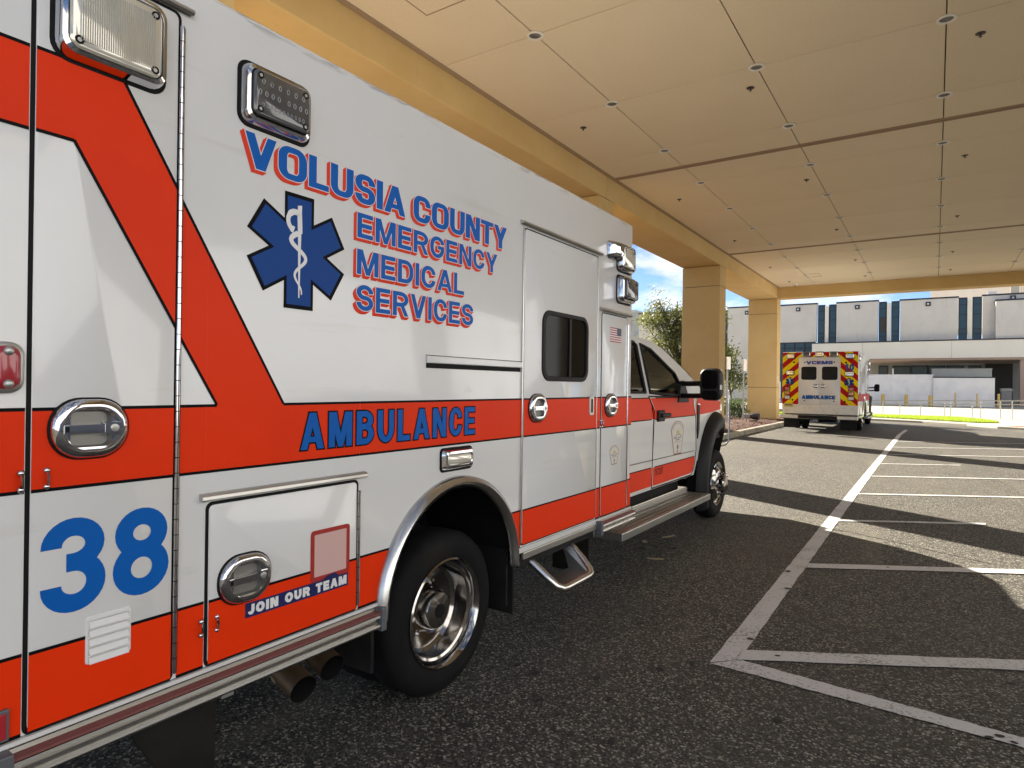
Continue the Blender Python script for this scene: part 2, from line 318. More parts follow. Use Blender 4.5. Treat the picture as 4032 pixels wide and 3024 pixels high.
def glyph(ch, W_, H, tx, ty, sq):
    l, r, b, t = tx/2, W_-tx/2, ty/2, H-ty/2; m = H*.5; hw = (r-l)
    def C(x, y, hr=None, vr=None):
        if sq: return (x, y, min(sq, hw/2), min(sq, (vr or 9)))
        return (x, y, hr or hw/2, vr or H*.36)
    q = H*.24
    S = []
    def st(pts, closed=False): S.append(('s', rpath(pts, closed), closed))
    def pl(pts): S.append(('p', pts, True))
    if ch in 'O0': st([C(l,b),C(r,b),C(r,t),C(l,t)], True)
    elif ch == 'C': st([(r,H*.64),C(r,t),C(l,t),C(l,b),C(r,b),(r,H*.36)])
    elif ch == 'G': st([(r,H*.66),C(r,t),C(l,t),C(l,b),C(r,b),(r,H*.46)]); pl([(W_*.55,H*.5-ty*.45),(W_,H*.5-ty*.45),(W_,H*.5+ty*.45),(W_*.55,H*.5+ty*.45)])
    elif ch == 'S': st([(r,H*.68),C(r,t,None,q),C(l,t,None,q),C(l,m,None,q),C(r,m,None,q),C(r,b,None,q),C(l,b,None,q),(l,H*.32)])
    elif ch == 'U': st([(l,H),C(l,b),C(r,b),(r,H)])
    elif ch == 'J': st([(r,H),C(r,b),C(l,b),(l,H*.34)])
    elif ch == 'D': st([(l,b),C(r,b),C(r,t),(l,t)], True)
    elif ch == 'B': st([(l,b),C(r,b,hw*.5,q),C(r,H*.53,hw*.5,q),(l,H*.53)], True); st([(l,H*.53),C(r-tx*.12,H*.53,hw*.5,q),C(r-tx*.12,t,hw*.5,q),(l,t)], True)
    elif ch == 'P' or ch == 'R':
        st([(l,H*.46),C(r,H*.46,hw*.5,q),C(r,t,hw*.5,q),(l,t)], True); pl([(0,0),(tx,0),(tx,H*.46),(0,H*.46)])
        if ch == 'R': pl([(W_*.46,H*.44),(W_*.46+tx*.95,H*.44),(W_+tx*.06,0),(W_-tx*1.0,0)])
    elif ch == 'E': pl([(0,0),(tx,0),(tx,H),(0,H)]); [pl([(tx*.9,y),(W_*k,y),(W_*k,y+ty),(tx*.9,y+ty)]) for y,k in ((0,1),(m-ty/2,.93),(H-ty,.98))]
    elif ch == 'L': pl([(0,0),(tx,0),(tx,H),(0,H)]); pl([(tx*.9,0),(W_,0),(W_,ty),(tx*.9,ty)])
    elif ch == 'T': pl([(0,H-ty),(W_,H-ty),(W_,H),(0,H)]); pl([(W_/2-tx/2,0),(W_/2+tx/2,0),(W_/2+tx/2,H-ty*.9),(W_/2-tx/2,H-ty*.9)])
    elif ch == 'I': pl([(0,0),(tx,0),(tx,H),(0,H)])
    elif ch == 'A': pl([(0,0),(tx,0),(W_/2+tx*.52,H),(W_/2-tx*.52,H)]); pl([(W_,0),(W_/2+tx*.52,H),(W_/2-tx*.52,H),(W_-tx,0)]); pl([(W_*.22,H*.19),(W_*.78,H*.19),(W_*.70,H*.19+ty*.9),(W_*.30,H*.19+ty*.9)])
    elif ch == 'V': pl([(0,H),(W_/2-tx*.52,0),(W_/2+tx*.52,0),(tx,H)]); pl([(W_,H),(W_-tx,H),(W_/2-tx*.52,0),(W_/2+tx*.52,0)])
    elif ch == 'M': pl([(0,0),(tx,0),(tx,H),(0,H)]); pl([(W_-tx,0),(W_,0),(W_,H),(W_-tx,H)]); pl([(tx*.2,H),(tx*1.25,H),(W_/2+tx*.42,0),(W_/2-tx*.42,0)]); pl([(W_-tx*.2,H),(W_-tx*1.25,H),(W_/2-tx*.42,0),(W_/2+tx*.42,0)])
    elif ch == 'N': pl([(0,0),(tx,0),(tx,H),(0,H)]); pl([(W_-tx,0),(W_,0),(W_,H),(W_-tx,H)]); pl([(tx*.1,H),(tx*1.15,H),(W_-tx*.1,0),(W_-tx*1.15,0)])
    elif ch == 'Y': pl([(W_/2-tx/2,0),(W_/2+tx/2,0),(W_/2+tx/2,H*.44),(W_/2-tx/2,H*.44)]); pl([(0,H),(W_/2-tx*.5,H*.36),(W_/2+tx*.5,H*.42),(tx*1.06,H)]); pl([(W_,H),(W_-tx*1.06,H),(W_/2-tx*.5,H*.42),(W_/2+tx*.5,H*.36)])
    elif ch == '3': st([(l,H*.70),C(l,t,None,H*.2),C(r-tx*.08,t,None,q),C(r-tx*.08,H*.53,None,q*.9),(W_*.38,H*.53)]); st([(W_*.38,H*.53),C(r,H*.53,None,q),C(r,b,None,q),C(l,b,None,H*.2),(l,H*.30)])
    elif ch == '8': st([C(l,b,None,q),C(r,b,None,q),C(r,H*.53,None,q),C(l,H*.53,None,q)], True); st([C(l+tx*.1,H*.53,hw*.5,q),C(r-tx*.1,H*.53,hw*.5,q),C(r-tx*.1,t,hw*.5,q),C(l+tx*.1,t,hw*.5,q)], True)
    elif ch == '1': pl([(W_*.55,0),(W_*.55+tx,0),(W_*.55+tx,H),(W_*.55,H)]); pl([(W_*.1,H*.66),(W_*.56,H*.78),(W_*.56,H),(W_*.1,H*.80)])
    elif ch == '2': st([(l,H*.68),C(l,t,None,q),C(r,t,None,q),(r,H*.58),(l,ty*.9)]); pl([(0,0),(W_,0),(W_,ty),(0,ty)])
    elif ch == '7': pl([(0,H-ty),(W_,H-ty),(W_,H),(0,H)]); pl([(W_*.2,0),(W_*.2+tx,0),(W_,H-ty*.9),(W_-tx,H-ty*.9)])
    elif ch == '9': st([C(l,H*.45,None,q),C(r,H*.45,None,q),C(r,t,None,q),C(l,t,None,q)], True); st([(r,H*.7),C(r,b,None,q),C(l,b,None,H*.2),(l,H*.26)])
    return S
WD = dict(A=.98,B=.86,C=.88,D=.88,E=.78,G=.92,J=.68,L=.72,M=1.08,N=.90,O=.94,R=.88,S=.84,T=.82,U=.88,V=.94,Y=.92)
def offs(poly, e):
    A = sum(poly[i-1][0]*poly[i][1]-poly[i][0]*poly[i-1][1] for i in range(len(poly)))
    sg = 1 if A > 0 else -1; out = []
    for i in range(len(poly)):
        a, p, b = Vector(poly[i-1]), Vector(poly[i]), Vector(poly[(i+1) % len(poly)])
        d1, d2 = (p-a).normalized(), (b-p).normalized(); n1, n2 = Vector((d1.y,-d1.x))*sg, Vector((d2.y,-d2.x))*sg
        k = (n1+n2); k = k/max(k.length_squared/2, .25); out.append((p.x+k.x*e, p.y+k.y*e))
    return out
def stroke_rings(path, closed, tx, ty, e):
    n = len(path); A, Bq = [], []
    tx, ty = tx+2*e, ty+2*e
    P = [Vector(p) for p in path]
    for i in range(n):
        p = P[i]; a = P[i-1] if (closed or i > 0) else None; b = P[(i+1) % n] if (closed or i < n-1) else None
        d1 = (p-a).normalized() if a is not None else (b-p).normalized(); d2 = (b-p).normalized() if b is not None else d1
        n1, n2 = Vector((-d1.y, d1.x)), Vector((-d2.y, d2.x)); k = n1+n2; k = k/max(k.length_squared/2, .3)
        if not closed and e:
            if a is None: p = p-d1*e
            elif b is None: p = p+d1*e
        o = Vector((k.x*tx/2, k.y*ty/2)); A.append(p+o); Bq.append(p-o)
    return A, Bq
def lettering(b, s, u0, u1, v0, v1, place, lev, m=0, tx=.02, ty=.02, gap=.1, sq=0, e=0, shear=None, space=.45, lv=.00005):
    H = v1-v0; w = [tx if c == 'I' else (None if c != ' ' else H*space) for c in s]
    fixed = sum(x for x in w if x is not None) + gap*H*(len(s)-1)
    k = (u1-u0-fixed)/sum(WD.get(c, .8) for c, x in zip(s, w) if x is None) if any(x is None for x in w) else 1
    u = u0; cnt = 0
    for c, x in zip(s, w):
        Wc = x if x is not None else k*WD.get(c, .8)
        if c != ' ':
            for kind, pts, closed in glyph(c, Wc, H, tx, ty, sq):
                cnt += 1; h = lev+lv*(cnt % 5)
                if kind == 'p':
                    q = offs(pts, e) if e else pts; loops = [[(u+a, v0+d) for a, d in q]]
                    b.poly([place(a, d, h) for a, d in loops[0]], m)
                else:
                    A, Q = stroke_rings(pts, closed, tx, ty, e); A = [(u+p.x, v0+p.y) for p in A]; Q = [(u+p.x, v0+p.y) for p in Q]
                    b.loft([[place(a, d, h) for a, d in A], [place(a, d, h) for a, d in Q]], m, closed=closed)
                    loops = [A, Q] if closed else [A+Q[::-1]]
                if shear:
                    for L in loops: b.loft([[place(a, d, h) for a, d in L], [place(a+shear[0], d+shear[1], h-shear[2]) for a, d in L]], m)
        u += Wc+gap*H
def side(u, v, h): return (h, u, v)
def star_of_life(b, cu, cv, Rr, place, lev, snake=True, mb=0, mf=1, ms=2):
    def pts(w, r):
        o = []
        for k in range(6):
            a = math.pi/2-k*math.pi/3; d = Vector((math.cos(a), math.sin(a))); n = Vector((-d.y, d.x))
            nb = a+math.pi/6; o.append((cu+2*w*math.cos(nb), cv+2*w*math.sin(nb)))
            for sg in (1, -1): p = d*r+n*w*sg; o.append((cu+p.x, cv+p.y))
        return o
    def fan(P, lv, m): b.add([place(cu, cv, lv)]+[place(x, y, lv) for x, y in P], [(0, i+1, (i+1) % len(P)+1) for i in range(len(P))], m)
    fan(pts(Rr*.307, Rr), lev, mb); fan(pts(Rr*.252, Rr*.93), lev+.0004, mf)
    if snake:
        r = Rr; b.poly([place(cu-.045*r, cv+.80*r, lev+.0009), place(cu+.045*r, cv+.82*r, lev+.0009), place(cu+.012*r, cv-.80*r, lev+.0009), place(cu-.012*r, cv-.80*r, lev+.0009)], ms)
        path = []; wd = []
        for i in range(61):
            t = i/60; amp = (.24-.19*t)*r
            if t < .22: a = math.pi*(1.25-t/.22*1.15); path.append((cu-.09*r+.15*r*math.cos(a+.6), cv+.52*r+.16*r*math.sin(a+.6)))
            else: path.append((cu+amp*math.sin((t-.22)/.78*math.pi*3.6+2.9), cv+(.36-1.10*(t-.22)/.78)*r))
            wd.append(r*(.085 if .02 < t < .12 else .095*(1-t)+.025))
        A, Q = [], []
        for i in range(61):
            d = (Vector(path[min(i+1, 60)])-Vector(path[max(i-1, 0)])).normalized(); n = Vector((-d.y, d.x))
            A.append(place(path[i][0]+n.x*wd[i]/2, path[i][1]+n.y*wd[i]/2, lev+.0013)); Q.append(place(path[i][0]-n.x*wd[i]/2, path[i][1]-n.y*wd[i]/2, lev+.0013))
        b.loft([A, Q], ms, closed=False)
# ================================================================== SETTING
def struct(name, b, m, smooth=None, bevel=0, kind='structure'):
    return tag(mk(name, b, m, None, smooth, bevel), kind=kind)
b = B(); b.box(-700, 700, -300, 1100, -.5, 0); struct("asphalt_ground", b, "asphalt")
# painted markings: long edge line, the slanted closing line and the bay hatching
def painted(pts_l, pts_r, z=.004):
    bb = B(); n = 40; rr = random.Random(len(bpy.data.objects)); rows = []
    for side_ in (pts_l, pts_r):
        row = []
        for k in range(n*(len(side_)-1)+1):
            i = min(k//n, len(side_)-2); t = (k-i*n)/n; a, c = side_[i], side_[i+1]
            row.append((a[0]+(c[0]-a[0])*t+rr.uniform(-.004, .004), a[1]+(c[1]-a[1])*t+rr.uniform(-.004, .004), z))
        rows.append(row)
    bb.loft(rows, closed=False); return struct("painted_line", bb, "road_paint")
painted([(.947,3.66),(.927,8.6),(.918,14),(.92,20),(.925,26),(1.02,29.4)], [(1.079,3.80),(1.06,8.69),(1.05,14),(1.05,20),(1.05,26),(1.14,29.3)])
painted([(.955,3.648),(2.345,3.589),(4.6,3.49)], [(1.085,3.795),(2.35,3.690),(4.6,3.59)], .006)
for i in range(9):
    y = 3.86+2.345*i-.06*(i > 0)
    L = [3.6, 3.6, 1.45, 3.0, 3.6, 1.4, 3.4, 3.6, 3.6][i]; w = .082 if i < 2 else .055
    s = .585
    painted([(1.066, y+w), (1.066+L, y+w+s*L)], [(1.066, y-w), (1.066+L, y-w+s*L)], .008)
spots = B(); rr = random.Random(4)
for (x, y) in GUM:
    n = 10; r0 = rr.uniform(.012, .026); ph = rr.uniform(0, 6)
    spots.add([(x+r0*(1+.25*math.sin(2*a+ph)+.1*math.sin(5*a))*math.cos(a), y+r0*(1+.25*math.sin(2*a+ph))*math.sin(a), .0095) for a in [k*2*math.pi/n for k in range(n)]], [tuple(range(n))])
struct("gum_spots", spots, "gum", kind='stuff')
# kerb and mulch bed along the columns
b = B(); rr = random.Random(3)
prof = [(-3.27,-.02),(-3.285,.10),(-3.30,.14),(-3.33,.152),(-3.46,.152),(-3.47,-.02)]
ys = [-9+1.0*k for k in range(42)]
b.loft([[(x, y, z) for x, z in prof] for y in ys], closed=False)
b.loft([[(x*1.0+(-.0), 32+ (3.27+x)*1.2, z) for x, z in prof], [(-3.47-6*1, 32.6-(x+3.3), z) for x, z in prof]], closed=False)
struct("kerb", b, "kerb_concrete", smooth=40)
b = B(); nx, ny = 14, 84; vs = []; fs = []
for j in range(ny):
    for i in range(nx):
        x = -3.46-4.6*i/(nx-1); y = -9+41.5*j/(ny-1); vs.append((x, y, .135+.07*math.sin(math.pi*min(1, i/6))+rr.uniform(-.012, .02)*(i > 0)))
for j in range(ny-1):
    for i in range(nx-1): fs.append((j*nx+i, j*nx+i+1, (j+1)*nx+i+1, (j+1)*nx+i))
b.add(vs, fs); struct("mulch_bed", b, "mulch", smooth=60)
b = B()
for _ in range(5200):
    x = -3.5-2.6*rr.random()**1.3; y = rr.uniform(17.5, 31.8); z = .15+.07*math.sin(math.pi*min(1, (-3.46-x)/4.6*13/6))
    a = rr.uniform(0, 6.28); l = rr.uniform(.015, .05); w = rr.uniform(.005, .013); t = rr.uniform(-.5, .5)*l
    ca, sa = math.cos(a), math.sin(a)
    b.add([(x-ca*l-sa*w, y-sa*l+ca*w, z-t+.01), (x-ca*l+sa*w, y-sa*l-ca*w, z-t+.01), (x+ca*l+sa*w, y+sa*l-ca*w, z+t+.014), (x+ca*l-sa*w, y+sa*l+ca*w, z+t+.014)], [(0,1,2,3)])
struct("mulch_chips", b, "mulch_chip", kind='stuff')
# far kerb, grass strip and concrete apron beyond the drive
def slab(name, pts, z0, z1, m, bevel=.02):
    bb = B(); n = len(pts); bb.add([(x, y, z0) for x, y in pts]+[(x, y, z1) for x, y in pts], [tuple(range(n, 2*n))]+[(i, (i+1) % n, n+(i+1) % n, n+i) for i in range(n)]); return struct(name, bb, m, bevel=bevel)
kb = [(-16,37.6),(-1.2,37.3),(1.5,36.2),(3.2,34.9),(4.2,33.6),(5.4,32.9),(16,32.2),(16,42.0),(-16,42.0)]
slab("pavement", kb, -.05, .10, "concrete", .03)
gp = [(-15,38.9),(-1.0,38.6),(2.0,37.1),(3.6,36.0),(4.4,36.6),(4.5,37.4),(3.9,39.6),(3.0,41.6),(-15,41.7)]
slab("lawn_soil", gp, .09, .13, "soil", 0)
b = B()
def inside(x, y, P):
    c = False
    for i in range(len(P)):
        (x1,y1),(x2,y2) = P[i-1], P[i]
        if (y1 > y) != (y2 > y) and x < (x2-x1)*(y-y1)/(y2-y1)+x1: c = not c
    return c
for _ in range(42000):
    x, y = rr.uniform(-6, 4.5), rr.uniform(36, 41.7)
    if not inside(x, y, gp): continue
    a = rr.uniform(0, 6.28); h = rr.uniform(.04, .11); w = .012; dx, dy = math.cos(a)*w, math.sin(a)*w; lx, ly = rr.uniform(-.04, .04), rr.uniform(-.04, .04)
    b.add([(x-dx, y-dy, .125), (x+dx, y+dy, .125), (x+lx, y+ly, .125+h)], [(0,1,2)])
struct("lawn_grass", b, "grass_blade", kind='stuff')
b = B(); b.add([(-60,42.0,.10),(60,42.0,.10),(60,80,.52),(-60,80,.52)], [(0,1,2,3)]); b.add([(-60,42.0,.10),(60,42.0,.10),(60,42.0,-.1),(-60,42.0,-.1)], [(3,2,1,0)]); struct("concrete_apron", b, "concrete")
slab("tactile_paving", [(4.55,33.75),(6.6,33.35),(6.9,34.3),(4.9,34.6)], .08, .106, "tactile_red", 0)
# ================================================================== CANOPY
ORG = Vector((-4.5, 21.4, 0))
can = empty("entrance_canopy", ORG, "tan stucco ambulance canopy with square columns and a panelled beige ceiling", "canopy")
CB = 5.575; CZ = 6.05
seg = [(3.76,12.41),(12.42,21.40),(21.41,30.145)]
for (a, c) in seg:
    for x in (-5.13, 8.65):
        b = B(); b.box(x, x+1.25, a, c, CB, 7.1); mk("beam", b, "stucco_tan", can, bevel=.012)
for (y, x1) in ((30.155, 9.9), (3.05, 9.9)):
    b = B(); b.box(-5.13, x1, y, y+.70, CB, 7.1); mk("beam", b, "stucco_tan", can, bevel=.012)
for y in (3.05, 12.05, 21.05, 30.15):
    for x in (-5.13, 8.65):
        b = B(); b.box(x+.02, x+1.23, y+.02, y+.68, 0, CB-.012); co = mk("column", b, "dark_gap", can)
        for (z0, z1) in ((.0, 1.595), (1.608, 4.90), (4.913, CB-.014)):
            b = B(); b.box(x, x+1.25, y, y+.70, z0, z1); mk("stucco_block", b, "stucco_tan", co, bevel=.010)
b = B(); b.box(-5.13, 9.9, 3.05, 30.855, 7.1, 7.35); mk("roof_slab", b, "wall_white", can)
b = B(); b.box(-3.88, 8.65, 3.75, 30.155, CZ+.045, CZ+.20); mk("ceiling_backing", b, "dark_gap", can)
# reveal trims along the beam and across the ceiling
b = B()
b.box(-3.88, -3.80, 3.75, 30.155, CZ-.012, CZ+.04)
mk("edge_trim", b, "reveal_brown", can, bevel=.006)
XE = [-3.80,-2.31,-.12,2.07,4.26,6.45,8.64]
YE = [3.76,4.59,6.92,9.25,11.61,12.63,12.77,13.85,16.2,18.55,20.93,21.78,21.92,23.2,25.53,27.86,30.15]
for (y0, y1) in ((12.63,12.77),(21.78,21.92)):
    b = B()
    b.box(-3.80, 8.64, y0+.005, y0+.045, CZ-.010, CZ+.04); b.box(-3.80, 8.64, y0+.045, y1-.045, CZ+.022, CZ+.043); b.box(-3.80, 8.64, y1-.045, y1-.005, CZ-.014, CZ+.04)
    mk("expansion_joint", b, "reveal_brown", can)
pcache = {}
for j in range(len(YE)-1):
    if (YE[j], YE[j+1]) in ((12.63,12.77),(21.78,21.92)): continue
    for i in range(len(XE)-1):
        w, h = round(XE[i+1]-XE[i], 3), round(YE[j+1]-YE[j], 3); key = (w, h)
        if key not in pcache:
            bb = B(); bb.box(.007, w-.007, .006, h-.006, 0, .03); me_o = mk("ceiling_panel", bb, "ceiling_tan", can, rel=False, bevel=.003); pcache[key] = me_o
            o = me_o
        else:
            o = pcache[key].copy(); COL.objects.link(o)
        o.location = Vector((XE[i], YE[j], CZ+.002*((i*7+j*3) % 3)))-ORG
# access hatch frames
for (x, y, w, h) in ((-3.2, 4.7, .60, 1.15), (-2.35, 27.1, .55, .8)):
    b = B()
    b.box(x, x+w, y, y+.012, CZ-.006, CZ+.002); b.box(x, x+w, y+h-.012, y+h, CZ-.006, CZ+.002); b.box(x, x+.012, y+.0125, y+h-.0125, CZ-.006, CZ+.002); b.box(x+w-.012, x+w, y+.0125, y+h-.0125, CZ-.006, CZ+.002)
    mk("access_hatch", b, "reveal_brown", can)
ORG = Vector((0,0,0))
# recessed lights at the panel corners and sprinkler heads
def downlight():
    b = B(); b.lathe([(.108,.0),(.110,-.012),(.100,-.022),(.082,-.020),(.074,-.006)], (0,0,0), 'z', 24)
    o = mk("downlight", b, "light_trim", smooth=50)
    c = B(); c.lathe([(.075,-.007),(.062,.0),(.0,.001)], (0,0,0), 'z', 24); mk("lamp_recess", c, "light_inside", o, smooth=60)
    return tag(o, "round white recessed downlight at a corner joint of the beige canopy ceiling", "downlight", "downlights in the canopy ceiling")
proto = None
for y in (4.59,6.92,9.25,11.61,13.85,16.2,18.55,20.93,23.2,25.53,27.86):
    for x in (-2.31,-.12,2.07,4.26,6.45):
        if y > 24 and x < 0 and False: continue
        if proto is None: proto = downlight(); proto.location = (x, y, CZ-.001)
        else: dup(proto, (x, y, CZ-.001))
def sprinkler():
    b = B(); b.lathe([(.058,.0),(.056,-.006),(.016,-.012),(.010,-.03),(.006,-.045)], (0,0,0), 'z', 12); o = mk("sprinkler_head", b, "flood_dark", smooth=50)
    c = B(); c.lathe([(.0,-.047),(.020,-.046),(.020,-.043),(.0,-.042)], (0,0,0), 'z', 12); mk("deflector", c, "flood_dark", o)
    return tag(o, "small dark sprinkler head poking through a beige canopy ceiling panel", "sprinkler", "sprinkler heads in the canopy ceiling")
proto = None
for y in (4.9,9.86,14.84,19.88,24.9,28.6):
    for x in (-3.13,-.34,2.43,5.2):
        if proto is None: proto = sprinkler(); proto.location = (x, y, CZ-.001)
        else: dup(proto, (x, y, CZ-.001))
b = B(); b.lathe([(.09,0),(.09,-.03),(.075,-.05),(.05,-.09),(.02,-.105),(.0,-.107)], (-3.0,29.3,CZ-.001), 'z', 20)
o = mk("dome_camera", b, "light_trim", smooth=50); tag(o, "small white dome camera on the ceiling beside the far beam", "camera")
c = B(); c.lathe([(.06,-.06),(.045,-.098),(.02,-.112),(0,-.114)], (-3.0,29.3,CZ-.001), 'z', 20); mk("dome_lens", c, "dark_glass", o, smooth=60)
# notices on the column sides
for (y, z, lab) in ((21.25, 2.02, "small white notice plate on the side of the column nearer the orange striped cab"), (30.35, 1.95, "small white notice plate on the side of the corner column behind the mulch bed")):
    b = B(); b.box(-3.885, -3.872, y, y+.16, z-.16, z+.16); o = tag(mk("notice_plate", b, "sign_white", bevel=.003), lab, "notice")
    c = B(); c.box(-3.8735, -3.870, y+.02, y+.14, z-.02, z+.02); c.box(-3.8735, -3.870, y+.02, y+.14, z-.11, z-.09); mk("printed_block", c, "sign_back", o)
# sign posts seen from the edge
for (x, y, lab) in ((-4.93, 26.0, "galvanised sign post in the mulch with two plates, beside the nearer column"), (-4.90, 28.5, "galvanised sign post in the mulch with two plates, in front of the corner column")):
    ORG = Vector((x, y, 0)); e = empty("sign_post", ORG, lab, "sign", "sign posts in the mulch bed")
    b = B(); b.box(x-.028, x+.028, y-.016, y+.016, .12, 2.8); b.box(x-.034, x-.028, y-.03, y+.03, .12, 2.8); mk("post", b, "galvanised", e)
    for s in (-1, 1):
        b = B(); dx = .05*s
        b.add([(x+dx-.028*s, y-.16, 2.30), (x+dx+.032*s, y+.16, 2.30), (x+dx+.032*s, y+.16, 2.80), (x+dx-.028*s, y-.16, 2.80), (x+dx-.024*s, y-.16, 2.30), (x+dx+.036*s, y+.16, 2.30), (x+dx+.036*s, y+.16, 2.80), (x+dx-.024*s, y-.16, 2.80)],
              [(0,1,2,3),(7,6,5,4),(0,4,5,1),(1,5,6,2),(2,6,7,3),(3,7,4,0)]); mk("sign_plate", b, "sign_white", e)
ORG = Vector((-4.25, 27.0, 0)); e = empty("flood_light", ORG, "grey ground floodlight with dark round housing at the foot of the corner column", "floodlight")
b = B(); b.tube([(-4.40,26.95,.15),(-4.40,26.95,.36)], .025, 8); b.box(-4.50,-4.28,26.86,27.04,.36,.50); mk("junction_box", b, "flood_grey", e, bevel=.012)
b = B(); b.lathe([(.0,-.16),(.10,-.15),(.135,-.05),(.145,.10),(.15,.17),(.125,.175),(.115,.14),(0,.14)], (-4.10,27.05,.42), 'x', 20); mk("lamp_housing", b, "flood_dark", e, smooth=45)
b = B(); b.box(-4.30,-3.98,27.02,27.08,.17,.27); mk("bracket", b, "flood_grey", e, bevel=.01)
ORG = Vector((0,0,0))
# ---------------------------------------------------------------- foliage
def leaves(b, lobes, n, size, seed, hollow=.35):
    q = random.Random(seed); tot = sum(l[3]*l[4]*l[5] for l in lobes)
    for (cx, cy, cz, rx, ry, rz) in lobes:
        clumps = max(3, int(n*rx*ry*rz/tot/24))
        for _ in range(clumps):
            u = Vector((q.gauss(0,1), q.gauss(0,1), q.gauss(0,1))).normalized()*(hollow+(1-hollow)*q.random()**.6)
            k = Vector((cx+u.x*rx, cy+u.y*ry, cz+u.z*rz)); cr = size*q.uniform(2.0, 4.0)
            for _ in range(24):
                p = k+Vector((q.gauss(0,.5), q.gauss(0,.5), q.gauss(0,.42)))*cr
                a = Vector((q.gauss(0,1), q.gauss(0,1), q.gauss(0,1))).normalized(); c = a.orthogonal().normalized(); d = a.cross(c); s = size*q.uniform(.6, 1.25)
                b.add([p-c*s*.5, p+d*s*.22, p+c*s*.6, p-d*s*.22], [(0,1,2,3)])
def tree(name, lab, base, lobes, n, size, seed, tr=.16, group=None, m="leaf"):
    global ORG
    ORG = Vector(base); e = empty(name, ORG, lab, "tree", group); q = random.Random(seed)
    b = B(); top = max(l[2] for l in lobes); x, y, z = base
    pts = [Vector((x+q.uniform(-.12,.12)*k, y+q.uniform(-.12,.12)*k, z+(top-z)*k/6)) for k in range(7)]
    b.tube(pts, [tr*(1-.13*k) for k in range(7)], 9)
    mk("trunk", b, "bark", e, smooth=60)
    b = B()
    for l in lobes:
        for _ in range(4):
            s = pts[q.randint(2, 5)]; t = Vector((l[0]+q.uniform(-.6,.6)*l[3], l[1]+q.uniform(-.6,.6)*l[4], l[2]+q.uniform(-.4,.7)*l[5])); mid = (s+t)/2+Vector((q.uniform(-.2,.2), q.uniform(-.2,.2), q.uniform(-.05,.3)))
            b.tube([s, mid, t], [tr*.42, tr*.26, tr*.08], 6)
    mk("limbs", b, "bark", e, smooth=60)
    b = B(); leaves(b, lobes, n, size, seed+1); mk("crown", b, m, e)
    ORG = Vector((0,0,0)); return e
tree("oak_tree", "leafy green tree with open pointed crown behind the column beside the cab", (-10.9,38.5,0),
     [(-12.4,38,6.9,.45,.5,.75),(-12.5,38,5.9,.85,.9,.8),(-13.0,38.2,5.6,.75,.7,.5),(-11.3,38.4,5.6,1.2,1.2,1.1),(-11.9,38,4.4,1.0,1.0,.8),(-10.6,38.6,4.6,1.3,1.3,1.2),(-9.6,38.3,5.6,1.2,1.1,1.2),(-11.6,38,2.9,1.2,1.0,.7),(-9.2,38.2,3.8,1.2,1.0,.8),(-8.2,38,3.4,.7,.7,.55),(-10.3,38.4,2.6,1.4,1.1,.7)], 17000, .16, 11)
tree("young_tree", "small leafy tree with low drooping branches between the two columns", (-9.4,43.5,0),
     [(-9.6,43.3,2.6,.9,.8,.7),(-8.9,43.5,2.0,.7,.7,.5),(-9.9,43.5,3.4,.8,.8,.7)], 3600, .16, 23, .09)
def bush(name, lab, lobes, n, size, seed, base):
    global ORG
    ORG = Vector(base); e = empty(name, ORG, lab, "shrub"); b = B(); q = random.Random(seed)
    for _ in range(14):
        l = lobes[q.randrange(len(lobes))]; b.tube([(l[0]+q.uniform(-.2,.2), l[1], .12), (l[0]+q.uniform(-.3,.3), l[1]+q.uniform(-.2,.2), l[2]+l[5]*.6)], [.014,.006], 5)
    mk("stems", b, "bark", e); b = B(); leaves(b, lobes, n, size, seed, .2); mk("foliage", b, "leaf_dark", e); ORG = Vector((0,0,0))
bush("clipped_hedge", "dark green clipped hedge in the mulch between the sign posts", [(-5.9,30.3,.62,.5,.5,.48),(-5.4,30.4,.62,.45,.5,.45),(-6.5,30.4,.6,.5,.5,.45),(-5.0,30.9,.55,.3,.4,.38)], 5200, .075, 31, (-5.9,30.3,0))
# ================================================================== FAR BUILDINGS AND YARD
ORG = Vector((0, 68, .4)); hb = empty("hospital_building", ORG, "pale two storey hospital building with tall dark window strips and dark copings", "building")
FY = 68.0
def wallp(x0, x1, z0, z1, y0=FY, dep=.5, m="wall_white", cope=True):
    b = B(); b.box(x0, x1, y0, y0+dep, z0, z1); o = mk("wall_panel", b, m, hb)
    if cope:
        c = B(); c.box(x0-.06, x1+.06, y0-.06, y0+dep, z1+.001, z1+.13); mk("coping", c, "facade_frame", o)
    return o
wallp(-26,-17.4,.3,9.75); wallp(-16.15,-13.2,.3,9.85); wallp(-12.4,-7.65,6.15,9.80); wallp(-5.91,-2.47,5.97,9.76); wallp(-.72,3.60,5.97,9.70); wallp(5.35,14,5.97,9.72)
wallp(6.2,14,5.97,9.14,FY-.9,.88,"wall_white")
def winstrip(x0, x1, zs, y0=FY+.12, blind=None):
    b = B(); b.box(x0, x1, y0+.05, y0+.3, zs[0]-.02, zs[-1]+.10); f = mk("window_strip", b, "facade_frame", hb)
    for k in range(len(zs)-1):
        c = B(); c.box(x0+.07, x1-.07, y0+.02, y0+.047, zs[k]+.05, zs[k+1]-.05); mk("pane", c, "blind" if blind == k else "facade_glass", f)
Z6 = [5.97,6.52,6.96,8.23,9.09,9.62]
for i, (a, c) in enumerate(((-17.35,-16.2),(-13.15,-12.45),(-7.57,-6.95),(-6.60,-5.96),(-2.42,-1.78),(-1.42,-.77),(3.65,4.28),(4.64,5.30))):
    winstrip(a, c, Z6 if i > 1 else [.4,1.6,2.8,4.0,5.2,6.52,6.96,8.23,9.09,9.62], blind=(2 if i == 4 else None))
